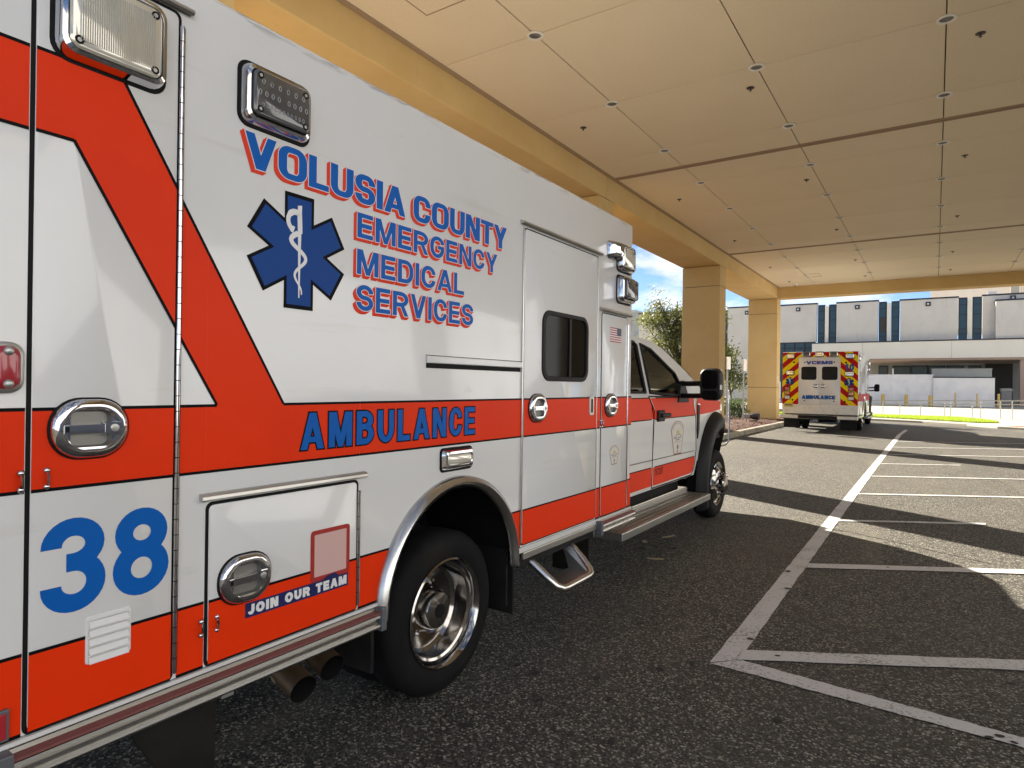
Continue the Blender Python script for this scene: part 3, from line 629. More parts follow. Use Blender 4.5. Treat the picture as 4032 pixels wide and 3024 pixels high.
for (a, c) in ((-6.93,-6.62),(-1.76,-1.45),(4.31,4.61)):
    b = B(); b.box(a, c, FY-.02, FY+.4, 5.97, 9.55); mk("pilaster", b, "wall_bright", hb)
# glazing below the second panel
for k in range(5):
    winstrip(-12.4+k*.93, -12.4+k*.93+.91, [.4,2.2,3.9,5.0,5.55,6.10])
b = B(); b.box(-7.84, 14, 66.6, 68.6, 4.38, 5.86); o = mk("fascia", b, "wall_bright", hb)
for x in (-3.6, 3.15, 9.0):
    c = B(); c.box(x, x+.02, 66.592, 66.602, 4.38, 5.86); mk("fascia_joint", c, "sign_back", o)
c = B(); c.box(-7.9, 14, 66.55, 68.6, 5.861, 5.965); mk("fascia_coping", c, "facade_frame", o)
b = B(); b.box(-7.7, 14, 66.8, 74.6, 4.20, 4.375); mk("soffit", b, "pink_stucco", hb)
b = B(); b.box(-7.8, 20, 74.0, 74.5, .3, 4.3); mk("recessed_wall", b, "grey_box", hb)
for (a, c) in ((-2.75,-1.95),(-1.55,0.0),(0.05,1.4),(1.45,2.8),(2.85,4.3),(4.6,5.6)):
    b = B(); b.box(a, c, 73.9, 73.98, 1.2, 3.95); f = mk("window_strip", b, "facade_frame", hb); c2 = B(); c2.box(a+.07, c-.07, 73.87, 73.895, 1.3, 3.85); mk("pane", c2, "facade_glass", f)
b = B(); b.box(5.9, 7.9, 73.7, 73.98, .4, 4.1); mk("service_bay", b, "facade_dark", hb)
b = B(); b.box(7.83, 8.75, 67.0, 67.9, .3, 4.38); mk("portico_column", b, "pink_stucco", hb, bevel=.03)
for (x, z) in ((-14.2,9.30),(-9.32,9.37),(-4.17,9.32),(1.42,9.28),(7.4,9.45)):
    b = B(); b.box(x-.19, x+.19, FY-.12, FY-.001, z-.19, z+.19); f = mk("wall_lamp", b, "facade_frame", hb); c = B(); c.box(x-.09, x+.07, FY-.14, FY-.121, z-.07, z+.07); mk("lamp_lens", c, "white_vinyl", f)
b = B(); b.box(1.5, 22, 80, 90, 8, 13.5); mk("upper_storey", b, "wall_white", hb)
for x in (8.07, 9.05):
    b = B(); b.box(x, x+.85, 79.85, 79.99, 10.6, 12.6); f = mk("window_strip", b, "wall_bright", hb); c = B(); c.box(x+.1, x+.75, 79.82, 79.845, 10.7, 12.5); mk("pane", c, "grey_box", f)
b = B(); b.tube([(6.1,70,9.8),(6.1,70,10.25)], .06, 8); b.box(5.8,6.4,69.8,70.2,10.0,10.3); mk("roof_vent", b, "galvanised", hb)
# low enclosure walls
def thing_box(name, lab, cat, x0, x1, y0, y1, z0, z1, m, cap=None):
    global ORG
    ORG = Vector(((x0+x1)/2, (y0+y1)/2, z0)); e = empty(name, ORG, lab, cat); b = B(); b.box(x0, x1, y0, y1, z0, z1); mk("wall_face", b, m, e, bevel=.01)
    b = B(); b.box(x0-.03, x1+.05, y0-.04, y1+.04, z1+.001, z1+(.09 if cap else .05)); mk("wall_cap", b, cap or m, e, bevel=.01); ORG = Vector((0,0,0)); return e
thing_box("enclosure_wall", "low off white rendered wall behind the yellow bollards and the chevron ambulance", "wall", -9.5, 1.86, 62, 62.25, .3, 2.80, "wall_paint")
thing_box("enclosure_wall", "bluish white rendered wall end with dark cap and open edge beside the service bay", "wall", 1.87, 5.86, 61.8, 62.1, .3, 2.58, "wall_paint", "facade_frame")
e = thing_box("storage_tank", "grey flat topped storage box rising behind the bluish white wall", "storage box", 1.75, 5.80, 64, 66, .3, 3.34, "grey_box")
b = B(); b.tube([(-.95,62.1,2.8),(-.95,62.1,3.35)], .045, 8); tag(mk("vent_pipe", b, "white_vinyl", smooth=60), "thin white pipe standing up from the low off white wall", "pipe")
b = B()
b = B(); b.box(6.5,7.2,65.6,66.4,.45,1.75); o = tag(mk("utility_cart", b, "flood_grey", bevel=.04), "dark grey utility cart with pale top parked in the service bay", "cart")
b = B(); b.box(6.46,7.24,65.55,66.45,1.55,1.80); mk("cart_top", b, "grey_box", o, bevel=.05)
for sx in (6.6, 7.1): b = B(); b.lathe([(0,-.03),(.08,-.03),(.08,.03),(0,.03)], (sx,65.6,.43), 'x', 12); mk("wheel", b, "rubber", o)
# bollards
for (x, r, zt, lab) in ((-1.5,.13,1.22,1),(.1,.13,1.22,1),(1.71,.14,1.17,1),(3.3,.05,1.42,0),(4.65,.05,1.39,0),(5.95,.08,1.38,0)):
    b = B(); b.lathe([(r,.3),(r,zt-.05),(r*.8,zt-.012),(r*.4,zt),(0,zt)], (x,59.5,0), 'z', 18)
    o = tag(mk("bollard", b, "bollard_yellow", smooth=50), ["slim faded yellow post between the railing and the bluish white wall", "thick faded yellow bollard in front of the off white wall"][lab], "bollard", ["slim yellow posts", "thick yellow bollards"][lab])
    c = B(); c.lathe([(r+.01,0),(r+.03,.03)], (x,59.5,.29), 'z', 18); mk("base_collar", c, "concrete", o)
# railing
ORG = Vector((1, 42.3, .1)); e = empty("pipe_railing", ORG, "grey two bar pipe railing along the edge of the concrete ramp", "railing")
for (z) in (.92, .72):
    b = B(); b.tube([(-9,42.3,z-.05),(-1,42.3,z-.0),(9,42.3,z+.24)], .028, 8); mk("rail", b, "rail_steel", e, smooth=60)
for x in (-6.5,-4.5,-2.5,-.48,.35,1.33,2.46,2.73,3.68,4.05,4.89,5.38,6.6,7.6):
    zt = .92+.024*(x+1) if x > -1 else .9; b = B(); b.tube([(x,42.3,.09),(x,42.3,zt)], .024, 8); mk("post", b, "rail_steel", e, smooth=60)
ORG = Vector((0,0,0))
# parked box truck left of the corner column
ORG = Vector((-10.5, 46, 0)); e = empty("box_truck", ORG, "pale blue white box truck parked behind the hedge", "truck")
b = B(); b.box(-12.9,-8.2,45,47.2,.85,2.55); mk("cargo_box", b, "truck_white", e, bevel=.03)
for k in range(6): b = B(); b.box(-12.88,-8.22,44.985,44.999,1.1+.25*k,1.12+.25*k); mk("side_rib", b, "wall_white", e)
b = B(); b.prism([(45.05,.5),(47.15,.5),(47.15,2.1),(45.05,2.1)], -8.15, -6.9); mk("cab", b, "truck_white", e, bevel=.12)
b = B(); b.box(-7.9,-7.2,45.02,45.045,1.3,1.95); mk("window", b, "dark_glass", e)
for x in (-12, -7.6):
    for y in (45.1, 46.9): b = B(); b.lathe([(0,-.12),(.3,-.12),(.4,-.09),(.4,.09),(.3,.12),(0,.12)], (x,y,.4), 'y', 20); mk("wheel", b, "tyre", e, smooth=40)
# added building, out of view, that bounces sunlight onto the ambulance side
ORG = Vector((24, 10, 0)); e = empty("bounce_building", ORG, "added unseen pale grey building across the drive, bouncing light onto the striped ambulance", "building")
b = B(); b.box(19, 30, -28, 50, 0, 11.5); mk("wall", b, "bounce_wall", e)
b = B(); b.box(18.9, 30.1, -28.1, 50.1, 11.5, 11.9); mk("parapet", b, "wall_white", e)
for zz in (2.0, 6.4):
    for k in range(12):
        yy = -25+6.3*k; b = B(); b.box(18.93, 19.05, yy, yy+1.8, zz, zz+2.0); f = mk("window", b, "bounce_wall", e); c = B(); c.box(18.915, 18.929, yy+.08, yy+1.72, zz+.08, zz+1.92); mk("pane", c, "bounce_pane", f)
# far pale tower block
ORG = Vector((-55, 125, 0)); e = empty("tower_block", ORG, "pale distant building edge seen beside the front corner of the patient box", "building")
b = B(); b.box(-64,-48.3,120,134,0,16.4); mk("wall", b, "wall_white", e)
b = B(); b.box(-64.2,-48.1,119.8,134.2,16.4,16.9); mk("parapet", b, "wall_bright", e)
for k in range(4):
    for j in range(5): b = B(); b.box(-62.5+3*j,-61+3*j,119.9,119.99,2+3.6*k,4+3.6*k); mk("window", b, "facade_glass", e)
ORG = Vector((0,0,0))
# ================================================================== AMBULANCES
from mathutils.geometry import tessellate_polygon
def holed(b, outer, holes, x, m=0, slope=None):
    loops = [outer]+holes; flat = [p for l in loops for p in l]
    tri = tessellate_polygon([[Vector((p[0], p[1], 0)) for p in l] for l in loops])
    b.add([((x if slope is None else slope(p[1])), p[0], p[1]) for p in flat], [tuple(t) for t in tri], m)
MIR = lambda x: -2.44-x
ARC_C = (2.52, .555)
def arch_pts(r, n=22, a0=180, a1=0, rz=None):
    return [(ARC_C[0]+r*math.cos(R(a0+(a1-a0)*k/n)), ARC_C[1]+(rz or r)*math.sin(R(a0+(a1-a0)*k/n))) for k in range(n+1)]
def rear_wheel(p, x, sgn, outer=True):
    c = (x, 2.52, .41); s = sgn
    b = B(); b.lathe([(.262,-.022*s),(.285,-.008*s),(.33,.0),(.375,-.012*s),(.398,-.03*s),(.41,-.055*s),(.41,-.17*s),(.395,-.205*s),(.33,-.225*s),(.27,-.20*s)], c, 'x', 48)
    w = mk("wheel", b, "tyre", p, smooth=35)
    if outer:
        b = B(); b.lathe([(.272,-.020*s),(.274,-.006*s),(.266,-.0*s),(.256,-.012*s),(.247,-.030*s),(.244,-.052*s),(.232,-.058*s),(.229,-.10*s),(.222,-.135*s),(.205,-.150*s),(.16,-.158*s),(.125,-.15*s),(.108,-.130*s),(.098,-.075*s),(.088,-.060*s),(.05,-.052*s),(.0,-.050*s)], c, 'x', 48); mk("rim", b, "polished_rim", w, smooth=30)
        for k in range(4):
            a = R(45+90*k); cy, cz = c[1]+.165*math.cos(a), c[2]+.165*math.sin(a)
            b = B(); b.lathe([(.030,-.1545*s),(.027,-.1575*s),(.0,-.158*s)], (x, cy, cz), 'x', 14); mk("hand_hole", b, "rubber", w)
        b = B(); b.lathe([(.036,-.0485*s),(.0,-.0485*s)], c, 'x', 16); mk("hub_emblem", b, "rubber", w)
        for k in range(8):
            a = R(22+45*k); b = B(); b.lathe([(.009,-.158*s),(.009,-.142*s),(.0,-.140*s)], (x, c[1]+.122*math.cos(a)*1.12, c[2]+.122*math.sin(a)*1.12), 'x', 6); mk("lug_nut", b, "chrome", w)
def front_wheel(p, x, sgn):
    c = (x, 7.80, .41); s = sgn
    b = B(); b.lathe([(.262,-.03*s),(.285,-.012*s),(.33,.0),(.375,-.012*s),(.398,-.03*s),(.41,-.055*s),(.41,-.18*s),(.395,-.215*s),(.33,-.23*s),(.27,-.21*s)], c, 'x', 48); w = mk("wheel", b, "tyre", p, smooth=35)
    b = B(); b.lathe([(.268,-.03*s),(.262,-.008*s),(.25,-.02*s),(.235,-.035*s),(.21,-.03*s),(.17,.005*s),(.135,.022*s),(.118,.022*s),(.11,.03*s),(.108,.075*s),(.095,.09*s),(.04,.095*s),(.0,.095*s)], c, 'x', 48); mk("rim", b, "polished_rim", w, smooth=30)
    for k in range(10):
        b = B(); a = R(36*k); b.lathe([(.013,.02*s),(.013,.045*s),(.006,.06*s),(.005,.09*s),(.0,.09*s)], (x, c[1]+.132*math.cos(a), c[2]+.132*math.sin(a)), 'x', 7); mk("lug_nut", b, "chrome", w)
    for k in range(4):
        b = B(); a = R(20+90*k); b.lathe([(.026,-.018*s),(.022,-.0095*s),(.0,-.009*s)], (x, c[1]+.202*math.cos(a), c[2]+.202*math.sin(a)), 'x', 12); mk("hand_hole", b, "rubber", w)
def nose(y): return .42*max(0, (y-7.95)/.75)**1.7
def chassis(p):
    # patient box
    prof = [(.35,.625),(ARC_C[0]-.515,.625)]+[q for q in arch_pts(.50) if q[1] > .63]+[(ARC_C[0]+.515,.625),(4.72,.625),(4.72,2.845),(.35,2.845)]
    b = B(); n = len(prof)
    b.add([(-2.44,a,c) for a,c in prof]+[(0,a,c) for a,c in prof], [tuple(range(n))[::-1], tuple(range(n,2*n))])
    for i in range(n):
        j = (i+1) % n; arc = 0 < i <= n-5
        b.add([(-2.44,*prof[i]),(-2.44,*prof[j]),(0,*prof[j]),(0,*prof[i])], [(0,1,2,3)], 1 if arc else 0)
    me_b = mk("patient_box", b, ["white_paint", "rubber"], p)
    bm = bmesh.new(); bm.from_mesh(me_b.data); bmesh.ops.remove_doubles(bm, verts=bm.verts, dist=1e-5); bmesh.ops.recalc_face_normals(bm, faces=bm.faces)
    ed = [e for e in bm.edges if all(v.co.z > 2.8 for v in e.verts) or (all(abs(v.co.y+ORG.y-4.72) < .01 for v in e.verts) or all(abs(v.co.y+ORG.y-.35) < .01 for v in e.verts))]
    bmesh.ops.bevel(bm, geom=ed, offset=.022, segments=3, affect='EDGES', profile=.5)
    bm.to_mesh(me_b.data); bm.free(); me_b.data.shade_smooth(); me_b.data.set_sharp_from_angle(angle=R(35))
    b = B(); b.box(-1.75,-.69,.8,8.4,.50,.62); b.box(-1.85,-.6,1.95,3.1,.52,1.30); b.box(-2.36,-.08,.42,1.9,.56,.63); b.box(-2.36,-.08,3.12,4.68,.56,.63); b.box(-1.5,-.9,2.2,2.8,.28,.5); b.tube([(-2.2,2.52,.41),(-.2,2.52,.41)], .07, 10); b.tube([(-2.0,7.8,.38),(-.4,7.8,.38)], .05, 10); b.box(-2.1,-.36,4.8,6.9,.44,.64)
    mk("chassis_frame", b, "rubber", p)
    for y in (1.985, 3.035):
        for x in (-.62, -2.40):
            b = B(); b.box(x, x+.58, y, y+.018, .30, .78); mk("well_liner", b, "flap", p)
    for x in (0, -2.44):      # wheel arch trim: half round bright moulding
        s = 1 if x == 0 else -1; rings = []
        pts = [(ARC_C[0]-.53,.54)]+arch_pts(.525, 28)+[(ARC_C[0]+.53,.54)]
        secs = [(-.030,.0),(-.026,.030),(.0,.045),(.024,.030),(.03,.0)]
        for i, q in enumerate(pts):
            d = Vector((q[0]-ARC_C[0], max(0, q[1]-ARC_C[1]))); d = d.normalized() if d.length else Vector((1,0))
            rings.append([(x+s*h, q[0]+d.x*o, q[1]+d.y*o) for o, h in secs])
        b = B(); b.loft(rings, closed=False); mk("arch_trim", b, "aluminium", p, smooth=60)
    for sgn, xo in ((1, -.045), (-1, MIR(-.045))):
        rear_wheel(p, xo, sgn); rear_wheel(p, xo-.29*sgn, sgn, False); front_wheel(p, -.17 if sgn == 1 else MIR(-.17), sgn)
    # cab
    ac = (7.80, .42)
    arc = [(ac[0]+.63*math.cos(R(180-180*k/16)), ac[1]+.70*math.sin(R(180-180*k/16))) for k in range(17)]
    prof = [(4.74,.60),(6.98,.60),(7.08,.74)]+[q for q in arc if q[1] > .76]+[(8.46,.74),(8.66,.78),(8.70,1.10),(8.63,1.32),(8.46,1.395),(7.9,1.435),(7.42,1.462),(7.05,1.475),(4.74,1.49)]
    b = B(); b.prism(prof, MIR(-.21), -.21); cb = mk("cab_body", b, "white_paint", p, bevel=.016)
    bm = bmesh.new(); bm.from_mesh(cb.data)
    for yy in (8.0, 8.12, 8.25, 8.38, 8.5, 8.6): bmesh.ops.bisect_plane(bm, geom=bm.verts[:]+bm.edges[:]+bm.faces[:], plane_co=(0, yy-ORG.y, 0), plane_no=(0, 1, 0))
    for v in bm.verts:
        t = nose(v.co.y+ORG.y); v.co.x += -t if v.co.x > 0 else t
    bmesh.ops.recalc_face_normals(bm, faces=bm.faces); bm.to_mesh(cb.data); bm.free(); cb.data.shade_smooth(); cb.data.set_sharp_from_angle(angle=R(30))
    b = B(); b.box(MIR(-.24), -.24, 4.8, 7.15, 1.488, 1.497); b.box(MIR(-.26), -.26, 6.5, 7.25, 1.44, 1.535)
    for sx in (-.75, -1.69):
        b.box(sx-.27, sx+.27, 5.25, 5.40, 1.45, 1.62); b.box(sx-.14, sx+.14, 5.24, 5.34, 1.63, 1.82)
    b.tube([(-1.69+.19*math.cos(a), 6.28+.10*math.sin(a), 1.50+.16*math.sin(a)) for a in [k*math.pi/9 for k in range(18)]], .016, 6, closed=True); b.box(MIR(-.3), -.3, 4.76, 4.80, 1.49, 2.0)
    mk("cab_interior", b, "seat_cloth", p, bevel=.02)
    slope = lambda z: -.212-.28*max(0, z-1.49); slopem = lambda z: MIR(slope(z))
    outer = [(4.745,1.49),(7.05,1.476),(7.42,1.463),(7.17,1.60),(6.9,1.73),(6.61,1.85),(6.33,1.955),(6.08,2.02),(5.67,2.045),(4.745,2.06)]
    W1 = [(4.95,1.52),(5.55,1.515),(5.61,1.955),(5.55,1.985),(4.95,2.0)]
    W2 = [(5.66,1.511),(6.07,1.495),(6.42,1.482),(6.63,1.50),(6.475,1.712),(6.165,1.843),(5.95,1.935),(5.72,1.975)]
    for sl, nm in ((slope, 0), (slopem, 1)):
        b = B(); holed(b, outer, [W1, W2], 0, 0, sl); mk("cab_pillar", b, "white_paint", p)
        for w_ in (W1, W2):
            d = .004 if nm == 0 else -.004
            b = B(); b.poly([(sl(z)-d*.5, y, z) for y, z in w_]); g = mk("side_window", b, "cab_glass" if w_ is W2 else "tinted_glass", p)
            b = B(); b.tube([(sl(z)+d, y, z) for y, z in w_], .016, 6, closed=True); mk("window_seal", b, "black_plastic", g)
    roof = [(7.42,1.463),(7.17,1.60),(6.9,1.73),(6.61,1.85),(6.33,1.955),(6.08,2.02),(5.67,2.045),(4.745,2.06)]
    def across(i, u): y, z = roof[i]; a, c = slope(z), slopem(z); return (a+(c-a)*u, y+(.10*math.sin(math.pi*u) if i < 4 else 0), z+.035*math.sin(math.pi*u))
    us = [k/10 for k in range(11)]
    b = B(); b.loft([[across(i, u) for u in us] for i in range(4, 8)], closed=False); mk("cab_roof", b, "white_paint", p, smooth=60)
    b = B(); b.loft([[across(i, u) for u in us] for i in range(0, 5)], closed=False); mk("windscreen", b, "cab_glass", p, smooth=60)
    b = B()
    for u0, u1 in ((0,.035),(.965,1)): b.loft([[(x, y, z+.008) for x, y, z in (across(i, u0), across(i, u1))] for i in range(0, 5)], closed=False)
    mk("pillar_trim", b, "white_paint", p)
    for x, s in ((-.21, 1), (MIR(-.21), -1)):      # flares, doors, lamps, mirrors on both sides
        rings = []
        for k in range(25):
            a = R(196-178*k/24); ca, sa = math.cos(a), math.sin(a); g_ = 1 if ca < 0 else 1-.9*ca**.8; fx = 1 if ca < 0 else .84
            rings.append([(x+s*(h*g_ if h > 0 else h)-s*nose(ac[0]+rx*fx*ca), ac[0]+rx*fx*ca, ac[1]+rz*sa) for h, rx, rz in ((.001,.75,.86),(.05,.735,.835),(.10,.69,.775),(.112,.64,.70),(.10,.62,.675),(-.15,.615,.67))])
        b = B(); b.loft(rings, closed=False); mk("fender_flare", b, "black_plastic", p, smooth=50)
        b = B(); b.box(min(x-s*.02, x-s*.5), max(x-s*.02, x-s*.5), 7.12, 8.15, .95, 1.12); mk("wheel_liner", b, "rubber", p)
        D = [(5.72,.62),(6.86,.62),(6.97,.70),(7.03,.88),(7.0,1.235),(6.92,1.40),(6.9,1.468),(5.63,1.472),(5.69,1.42),(5.765,1.345),(5.75,1.10)]
        b = B(); b.prism(D, x-s*.01, x+s*.005); d = mk("cab_door", b, "white_paint", p, bevel=.004)
        b = B(); b.tube([(x+s*.003, y, z) for y, z in offs(D, .006)], .0055, 5, closed=True); mk("door_gap", b, "rubber", d)
        b = B(); b.box(min(x, x+s*.03), max(x, x+s*.03), 5.82, 5.99, 1.235, 1.345); b.box(min(x+s*.012, x+s*.055), max(x+s*.012, x+s*.055), 5.86, 6.10, 1.275, 1.315); mk("handle", b, "black_plastic", d, bevel=.012)
        b = B(); b.tube([(x+s*.007, 4.75, .885), (x+s*.007, 6.96, .872)], .004, 5); mk("crease", b, "grey_plastic", d)
        b = B(); b.prism([(6.40,1.41),(6.74,1.41),(6.72,1.47),(6.58,1.64),(6.48,1.60)], x-s*.03, x+s*.018); mk("mirror_mount", b, "black_plastic", p, bevel=.006)
        # towing mirror
        hx = x+s*.37; ring = lambda k, yy: [(hx+a, yy, 1.60+c) for a, c in rrect(0,0,.20*k,.315*k,.065*k)]
        b = B(); b.loft([ring(.90,6.27),ring(1.0,6.29),ring(1.02,6.36),ring(.85,6.45),ring(.4,6.48)], cap1=True, cap0=True); mh = mk("mirror_head", b, "black_plastic", p, smooth=40)
        b = B(); b.poly([(hx+a, 6.268, 1.645+c) for a, c in rrect(0,0,.15,.18,.035)]); b.poly([(hx+a, 6.268, 1.495+c) for a, c in rrect(0,0,.15,.085,.03)]); mk("mirror_glass", b, "dark_glass", mh)
        b = B(); b.box(hx+s*.08-.022, hx+s*.08+.022, 6.285, 6.36, 1.545, 1.60); mk("marker_lens", b, "lens_clear", mh, bevel=.006)
        b = B()
        for z in (1.605, 1.48): b.tube([(x-s*.01, 6.52, z), (x+s*.10, 6.46, z), (hx-s*.05, 6.36, z+.005)], .026, 8)
        mk("mirror_arm", b, "black_plastic", p, smooth=50)
        b = B(); b.loft([[(x+s*(h-nose(y)), y, z) for y, z in q] for h, q in ((-.10,[(7.98,1.27),(8.2,1.25),(8.34,1.23),(8.46,1.22),(8.48,1.33),(8.36,1.355),(8.2,1.37),(8.0,1.375)]),(.008,[(7.98,1.27),(8.2,1.25),(8.34,1.23),(8.46,1.22),(8.48,1.33),(8.36,1.355),(8.2,1.37),(8.0,1.375)]),(.018,[(8.01,1.28),(8.2,1.26),(8.34,1.24),(8.45,1.235),(8.46,1.32),(8.35,1.345),(8.2,1.36),(8.02,1.365)]))], cap1=True); mk("headlight", b, "lens_clear", p, bevel=.01)
        b = B(); b.prism([(7.07,1.395),(7.14,1.37),(7.135,1.10),(7.08,.99),(7.06,1.1)], x-s*.002, x+s*.012); mk("fender_vent", b, "black_plastic", p, bevel=.004)
        b = B(); b.prism([(7.065,1.395),(7.135,1.385),(7.135,1.365),(7.065,1.372)], x-s*.002, x+s*.016); mk("vent_badge", b, "chrome", p, bevel=.004)
    b = B(); b.box(-1.98,-.46,8.60,8.80,.54,.80); mk("front_bumper", b, "chrome", p, bevel=.04)
    b = B(); b.box(-1.8,-.64,8.68,8.74,.86,1.30); mk("grille", b, "chrome", p, bevel=.03)
    b = B()
    for x in (-.30, -2.14): b = B(); b.tube([(x-.18 if x > -1 else x+.18,8.70,.76),(x-.04 if x > -1 else x+.04,8.74,.80),(x,8.75,.86),(x,8.75,1.47)], .012, 8); mk("bumper_guide", b, "chrome", p, smooth=60)
# --- repeated fittings on the side wall (built at the wall plane x = 0)
def warning_light(p, cy, cz, w, h, d, style, place=None, name="warning_light"):
    pl = place or (lambda q, x: [(x, a, c) for a, c in q]); r = min(w, h)*.17
    b = B(); b.loft([pl(rrect(cy,cz,w+.016,h+.016,r+.006), .0015), pl(rrect(cy,cz,w+.012,h+.012,r+.004), .007), pl(rrect(cy,cz,w-.004,h-.004,r), .008), pl(rrect(cy,cz,w-.010,h-.010,r), d*.55), pl(rrect(cy,cz,w-.022,h-.022,r*.9), d*.9), pl(rrect(cy,cz,w-.044,h-.044,r*.8), d), pl(rrect(cy,cz,w-.052,h-.052,r*.7), d*.80)], mats=[1,1,0,0,0,0])
    o = mk(name, b, ["chrome", "rubber"], p, smooth=40)
    b = B(); lw, lh = w-.054, h-.054; dd = d*(1.06 if style == 'clear' else 1.45)
    b.loft([pl(rrect(cy,cz,lw,lh,r*.65), d*.5), pl(rrect(cy,cz,lw,lh,r*.65), dd-.006), pl(rrect(cy,cz,lw-.012,lh-.012,r*.6), dd)], cap1=True); L = mk("lens", b, {"clear": "lens_clear", "dark": "lens_dark"}[style], o, smooth=40)
    return o, L, lw, lh, dd, pl
def lens_ribs(o, cy, cz, lw, lh, dd, n, pl):
    b = B()
    for k in range(n):
        y = cy-lw/2+.022+(lw-.044)*(k+.5)/n; wv = (lw-.044)/n*.32
        q = [(y-wv, cz-lh/2+.022), (y+wv, cz-lh/2+.022), (y+wv, cz+lh/2-.022), (y-wv, cz+lh/2-.022)]; t = [(y, cz-lh/2+.022), (y+.0003, cz-lh/2+.022), (y+.0003, cz+lh/2-.022), (y, cz+lh/2-.022)]
        b.loft([pl(q, dd+.0003), pl(t, dd+.0035)], cap1=True)
    mk("lens_ribs", b, "lens_clear", o)
def screws(o, cy, cz, lw, lh, dd, pl):
    for sy in (-1, 1):
        for sz in (-1, 1):
            b = B(); u, v = cy+sy*(lw/2-.022), cz+sz*(lh/2-.022)
            b.loft([pl([(u+.012*math.cos(a), v+.012*math.sin(a)) for a in [k*math.pi/6 for k in range(12)]], dd+.0005), pl([(u+.011*math.cos(a), v+.011*math.sin(a)) for a in [k*math.pi/6 for k in range(12)]], dd+.003), pl([(u+.006*math.cos(a), v+.006*math.sin(a)) for a in [k*math.pi/6 for k in range(12)]], dd+.0015)], cap1=True, mats=[0,0,1]); mk("screw", b, ["rubber", "galvanised"], o)
HMESH = None
def door_handle(p, cy, cz, x0):
    global HMESH
    if HMESH is None:
        w, h = .198, .166
        def rg(k, x, r=.47): return ax(rrect(0,0,w*k,h*k,h*k*r,8), x)
        b = B(); b.loft([rg(1.05,.0005), rg(1.05,.006), rg(1.0,.007), rg(.985,.014), rg(.92,.021), rg(.80,.025), rg(.70,.0245)], mats=[1,1,0,0,0,0])
        # inner dish: two cups above and below the paddle
        ring = rrect(0,0,w*.70,h*.70,h*.70*.47,8); inn = rrect(-.004,0,w*.53,h*.62,.02,8)
        b.loft([ax(ring,.0245), ax(inn,.024), ax(rrect(-.004,0,w*.49,h*.57,.02,8),.006)], cap1=True, mats=[0,2])
        b.m[-1] = 2
        b.box(.010,.027,-.072,.030,-.012,.011,0); b.box(.010,.0285,.030,.074,-.019,.017,0); b.box(.026,.0275,-.069,-.060,-.008,.007,1)
        b.lathe([(.011,.0285),(.011,.031),(.008,.0318),(.0,.0318)], (0,.055,0), 'x', 14, 3)
        HMESH = bpy.data.meshes.new("handle"); HMESH.from_pydata(b.v, [], b.f)
        for m in ("chrome", "rubber", "handle_recess", "galvanised"): HMESH.materials.append(MAT[m])
        HMESH.polygons.foreach_set("material_index", b.m); HMESH.shade_smooth(); HMESH.set_sharp_from_angle(angle=R(40))
    o = bpy.data.objects.new("handle", HMESH); COL.objects.link(o); o.parent = p; o.location = Vector((x0, cy, cz))-ORG
    return o
def piano_hinge(p, y, z0, z1, x=.006):
    b = B(); n = int((z1-z0)/.048); s = (z1-z0)/n
    for k in range(n): b.tube([(x, y, z0+k*s+.0012), (x, y, z0+(k+1)*s-.0012)], .0075, 8)
    b.tube([(x, y, z0), (x, y, z1)], .0055, 6, 1); b.box(.0004, .002, y-.014, y+.012, z0, z1, 1)
    return mk("hinge", b, ["chrome", "rubber"], p, smooth=50)
def drip_rail(p, y0, y1, z):
    b = B(); b.loft([[(x, y, z+c) for x, c in ((.0005,-.006),(.016,-.012),(.024,-.006),(.022,.004),(.012,.010),(.0005,.013))] for y in (y0, y1)], cap0=True, cap1=True); return mk("drip_rail", b, "dull_aluminium", p, smooth=20)
def door(p, name, y0, y1, z0, z1, seal=.011, r=.018):
    b = B(); q0 = rrect((y0+y1)/2, (z0+z1)/2, y1-y0, z1-z0, r, 4); q1 = rrect((y0+y1)/2, (z0+z1)/2, y1-y0-.006, z1-z0-.006, r, 4)
    b.loft([ax(q0, .0005), ax(q0, .004), ax(q1, .006)], cap1=True); d = mk(name, b, "white_paint", p, smooth=30)
    b = B(); qs = rrect((y0+y1)/2, (z0+z1)/2, y1-y0+2*seal, z1-z0+2*seal, r+.006, 4); b.loft([ax(qs, .0003), ax(qs, .0014), ax(q0, .0016)]); mk("door_seal", b, "rubber", d); return d
def clips(p, pts):
    for y, z in pts:
        b = B(); b.tube([(.004,y,z-.020),(.016,y,z-.014),(.016,y,z+.014),(.004,y,z+.020)], .004, 6)
        for s in (-1, 1): b.lathe([(.009,.001),(.009,.008),(.005,.012),(0,.0125)], (.0,y,z+s*.022), 'x', 8)
        mk("door_holdback", b, "chrome", p, smooth=50)
# =============================== near ambulance, white with orange stripes
ORG = Vector((-1.22, 2.5, 0))
a1 = empty("ambulance", ORG, "white ambulance with orange stripes, number 38 and blue lettering parked under the canopy", "ambulance", "ambulances")
chassis(a1)
d1 = door(a1, "compartment_door", .703, 1.082, .632, 2.722)
d2 = door(a1, "compartment_door", 1.205, 1.852, .632, 1.158)
d3 = door(a1, "side_door", 3.128, 4.083, .640, 2.480, .009)
d4 = door(a1, "compartment_door", 4.172, 4.618, .632, 2.094, .009)
PAN = [(.352,.690,.0,3,0),(.7035,1.0815,.6325,2.7215,.006),(1.102,1.192,0,3,0),(1.1921,1.866,1.171,3,0),(1.2055,1.8515,.6325,1.1575,.006),(1.8665,3.117,0,3,0),(3.1285,4.0825,.6405,2.4795,.006),(4.093,4.162,0,3,0),(4.1725,4.6175,.6325,2.0935,.006),(4.629,4.718,0,3,0)]
